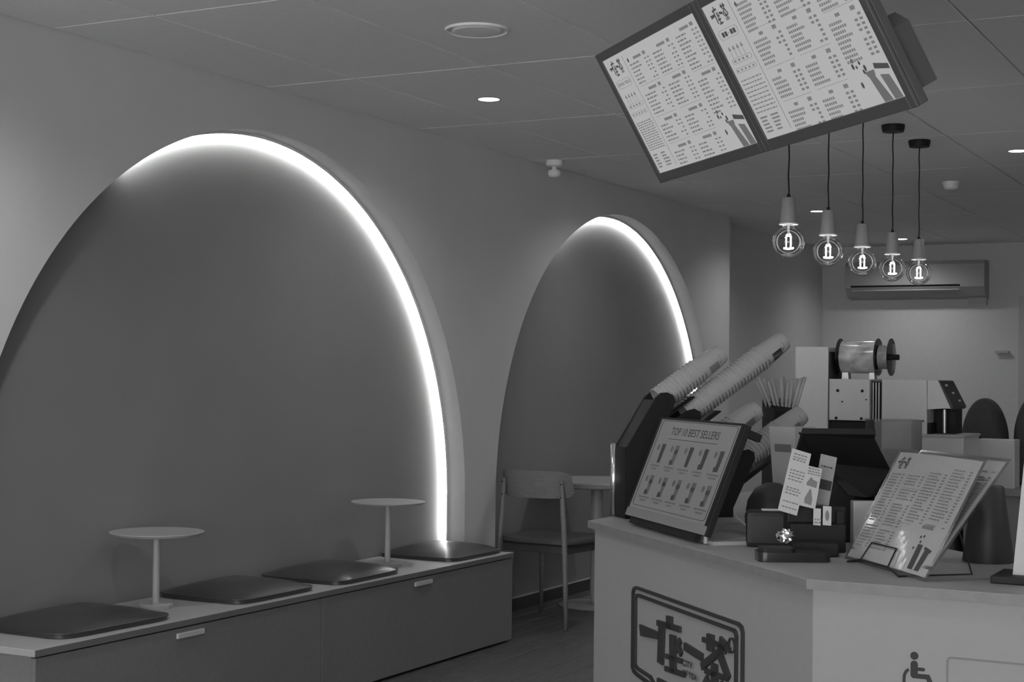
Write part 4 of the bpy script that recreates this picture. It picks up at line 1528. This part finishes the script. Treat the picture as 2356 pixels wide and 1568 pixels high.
L0 = Vector((HW * 0.30, -HH + 0.045, 0.016))
R0 = Vector((HW * 0.62, -HH + 0.045, 0.016))
Lb = Vector((HW * 0.28, -HH - 0.004, 0.018))
Rb = Vector((HW * 0.64, -HH - 0.004, 0.018))
obj('front_loop', tube(nb(), [Lb, L0, R0, Rb], 0.0022, 8), M_BLACK, t)


def down(p, dn, du_):
    w = hw @ Vector(p)
    q = w + NW * dn + UW * du_
    return inv @ Vector((q.x, q.y, CZ + 0.003))


fl_, fr2 = down((HW * 0.12, -HH, 0.014), -0.01, 0), down((HW * 0.80, -HH, 0.014), -0.01, 0)
bl_, br_ = down((HW * 0.2, -HH, 0), 0.20, 0), down((HW * 0.80, -HH, 0), 0.17, 0)
obj('base_wire', tube(nb(), [fl_, Lb, Rb, fr2], 0.0026, 8), M_BLACK, t)
obj('rear_leg', tube(nb(), [fr2, br_, Vector((HW * 0.75, -HH * 0.45, -0.06))], 0.0026, 8), M_BLACK, t)
obj('rear_leg', tube(nb(), [fl_, bl_, Vector((HW * 0.25, -HH * 0.45, -0.06))], 0.0026, 8), M_BLACK, t)

# dark tapered pot behind the menus
o = obj('tapered_pot', lathe(nb(), [(0.0, 0.0), (0.062, 0.0), (0.063, 0.004), (0.038, 0.185), (0.035, 0.19), (0.0, 0.19)], 36), M_DARKG, loc=(-0.772, 4.02, CZ))
smooth_by_angle(o)
tag(o, 'dark grey tapered pot standing behind the laminated menus', 'pot')

# white upright panel on a dark base at the right
t = thing('white_display', 'white upright display panel standing on a black base', 'display', (-0.46, 3.66, CZ), 0)
bm = nb()
prism(bm, [(-0.185, 0.017), (0.16, 0.017), (0.16, 0.40), (-0.149, 0.40)], *xz(-0.02, 0.06))
obj('panel', bm, M_WHITE, t)
obj('base', mbox(-0.225, 0.2, -0.07, 0.09, 0, 0.017, bevel=0.003), M_BLACK, t)
obj('cable_stub', tube(nb(), [(-0.19, 0.055, 0.035), (-0.172, 0.055, 0.035)], 0.006, 10), M_WHITE, t)

# ------------------------------------------------------------------ back counter with box and dark bags
t = thing('back_counter', 'pale back counter on the staff side behind the laminated menus', 'counter', (0, 0, 0))
obj('body', mbox(-1.40, 1.6, 6.75, 7.35, 0.0, 0.87), mat('back_counter_panel', 0.36, 0.6), t)
obj('worktop', mbox(-1.412, 1.62, 6.72, 7.37, 0.87, 0.9, bevel=0.004), M_CTOP, t)
o = obj('storage_box', mbox(-0.078, 0.078, -0.06, 0.06, 0, 0.205, bevel=0.004), M_MACH, loc=(-1.268, 6.81, CZ))
tag(o, 'pale grey storage box on the back counter before the dark bags', 'box')


def bag(x, y, w, h, d, label):
    """soft upright bag with a rounded hump top"""
    t = thing('soft_bag', label, 'bag', (x, y, CZ), 0, 'dark bags on the back counter')
    bm = nb()
    n, m = 28, 26
    rows = []
    for j in range(m + 1):
        if j <= 8:
            v, s = 0.55 * j / 8, 1.0
        else:
            th = math.pi / 2 * (j - 8) / (m - 8)
            v, s = 0.55 + 0.45 * math.sin(th), max(math.cos(th), 0.02)
        z = h * v
        flare = 1.0 + 0.16 * max(0.0, 1 - v / 0.8)
        rows.append([bm.verts.new((w / 2 * s * flare * math.copysign(abs(math.cos(2 * math.pi * k / n)) ** 0.6, math.cos(2 * math.pi * k / n)),
                                   d / 2 * (0.35 + 0.65 * s) * math.copysign(abs(math.sin(2 * math.pi * k / n)) ** 0.7, math.sin(2 * math.pi * k / n)), z)) for k in range(n)])
    for a, b in zip(rows, rows[1:]):
        for k in range(n):
            bm.faces.new((a[k], a[(k + 1) % n], b[(k + 1) % n], b[k]))
    bm.faces.new(rows[0][::-1])
    bm.faces.new(rows[-1])
    obj('body', bm, mat('bag_fabric', 0.06, 0.8, noise=0.15, nscale=50), t, smooth=True)
    obj('seam', tube(nb(), [(w * 0.56, -d * 0.30, 0.01), (w * 0.56, -d * 0.31, h * 0.3), (w * 0.50, -d * 0.3, h * 0.5)], 0.003, 6), M_BLACK, t)
    return t


bag(-1.375, 7.08, 0.185, 0.375, 0.2, 'dark soft bag with a rounded top next to the sealer tray')
bag(-1.16, 7.12, 0.18, 0.395, 0.2, 'taller dark soft bag with a rounded top behind the storage box')

# ------------------------------------------------------------------ rear wall: air conditioner, sensor, rail
t = thing('air_conditioner', 'wide wall-mounted air conditioner high on the rear wall', 'air conditioner', (-3.36, YB, 2.08), 0)
M_AC = mat('ac_casing', 0.36, 0.5)
bm = nb()
prism(bm, [(0.0, 0.0), (-0.14, 0.02), (-0.21, 0.10), (-0.22, 0.30), (-0.19, 0.335), (0.0, 0.335)], lambda p: Vector((-0.61, p[0], p[1])), lambda p: Vector((0.63, p[0], p[1])))
obj('casing', bm, M_AC, t)
bm = nb()
prism(bm, [(-0.142, 0.03), (-0.205, 0.10), (-0.212, 0.122), (-0.149, 0.05)], lambda p: Vector((-0.56, p[0] - 0.004, p[1])), lambda p: Vector((0.42, p[0] - 0.004, p[1])))
obj('air_outlet', bm, M_BLACK, t)
bm = nb()
box(bm, -0.55, 0.41, -0.205, -0.196, 0.072, 0.082)
obj('louvre', bm, M_AC, t)
o = obj('wall_sensor', mbox(-0.08, 0.08, -0.05, 0, -0.045, 0.045, bevel=0.01), mat('sensor_white', 0.5, 0.5), loc=(-2.82, YB, 2.066))
tag(o, 'small white box sensor mounted under the air conditioner corner', 'sensor')
o = obj('wall_rail', mbox(-0.06, 0.06, -0.04, 0, -0.012, 0.012, bevel=0.004), M_WHITE, loc=(-2.61, YB, 1.607))
tag(o, 'short pale rail fixed to the rear wall', 'rail')
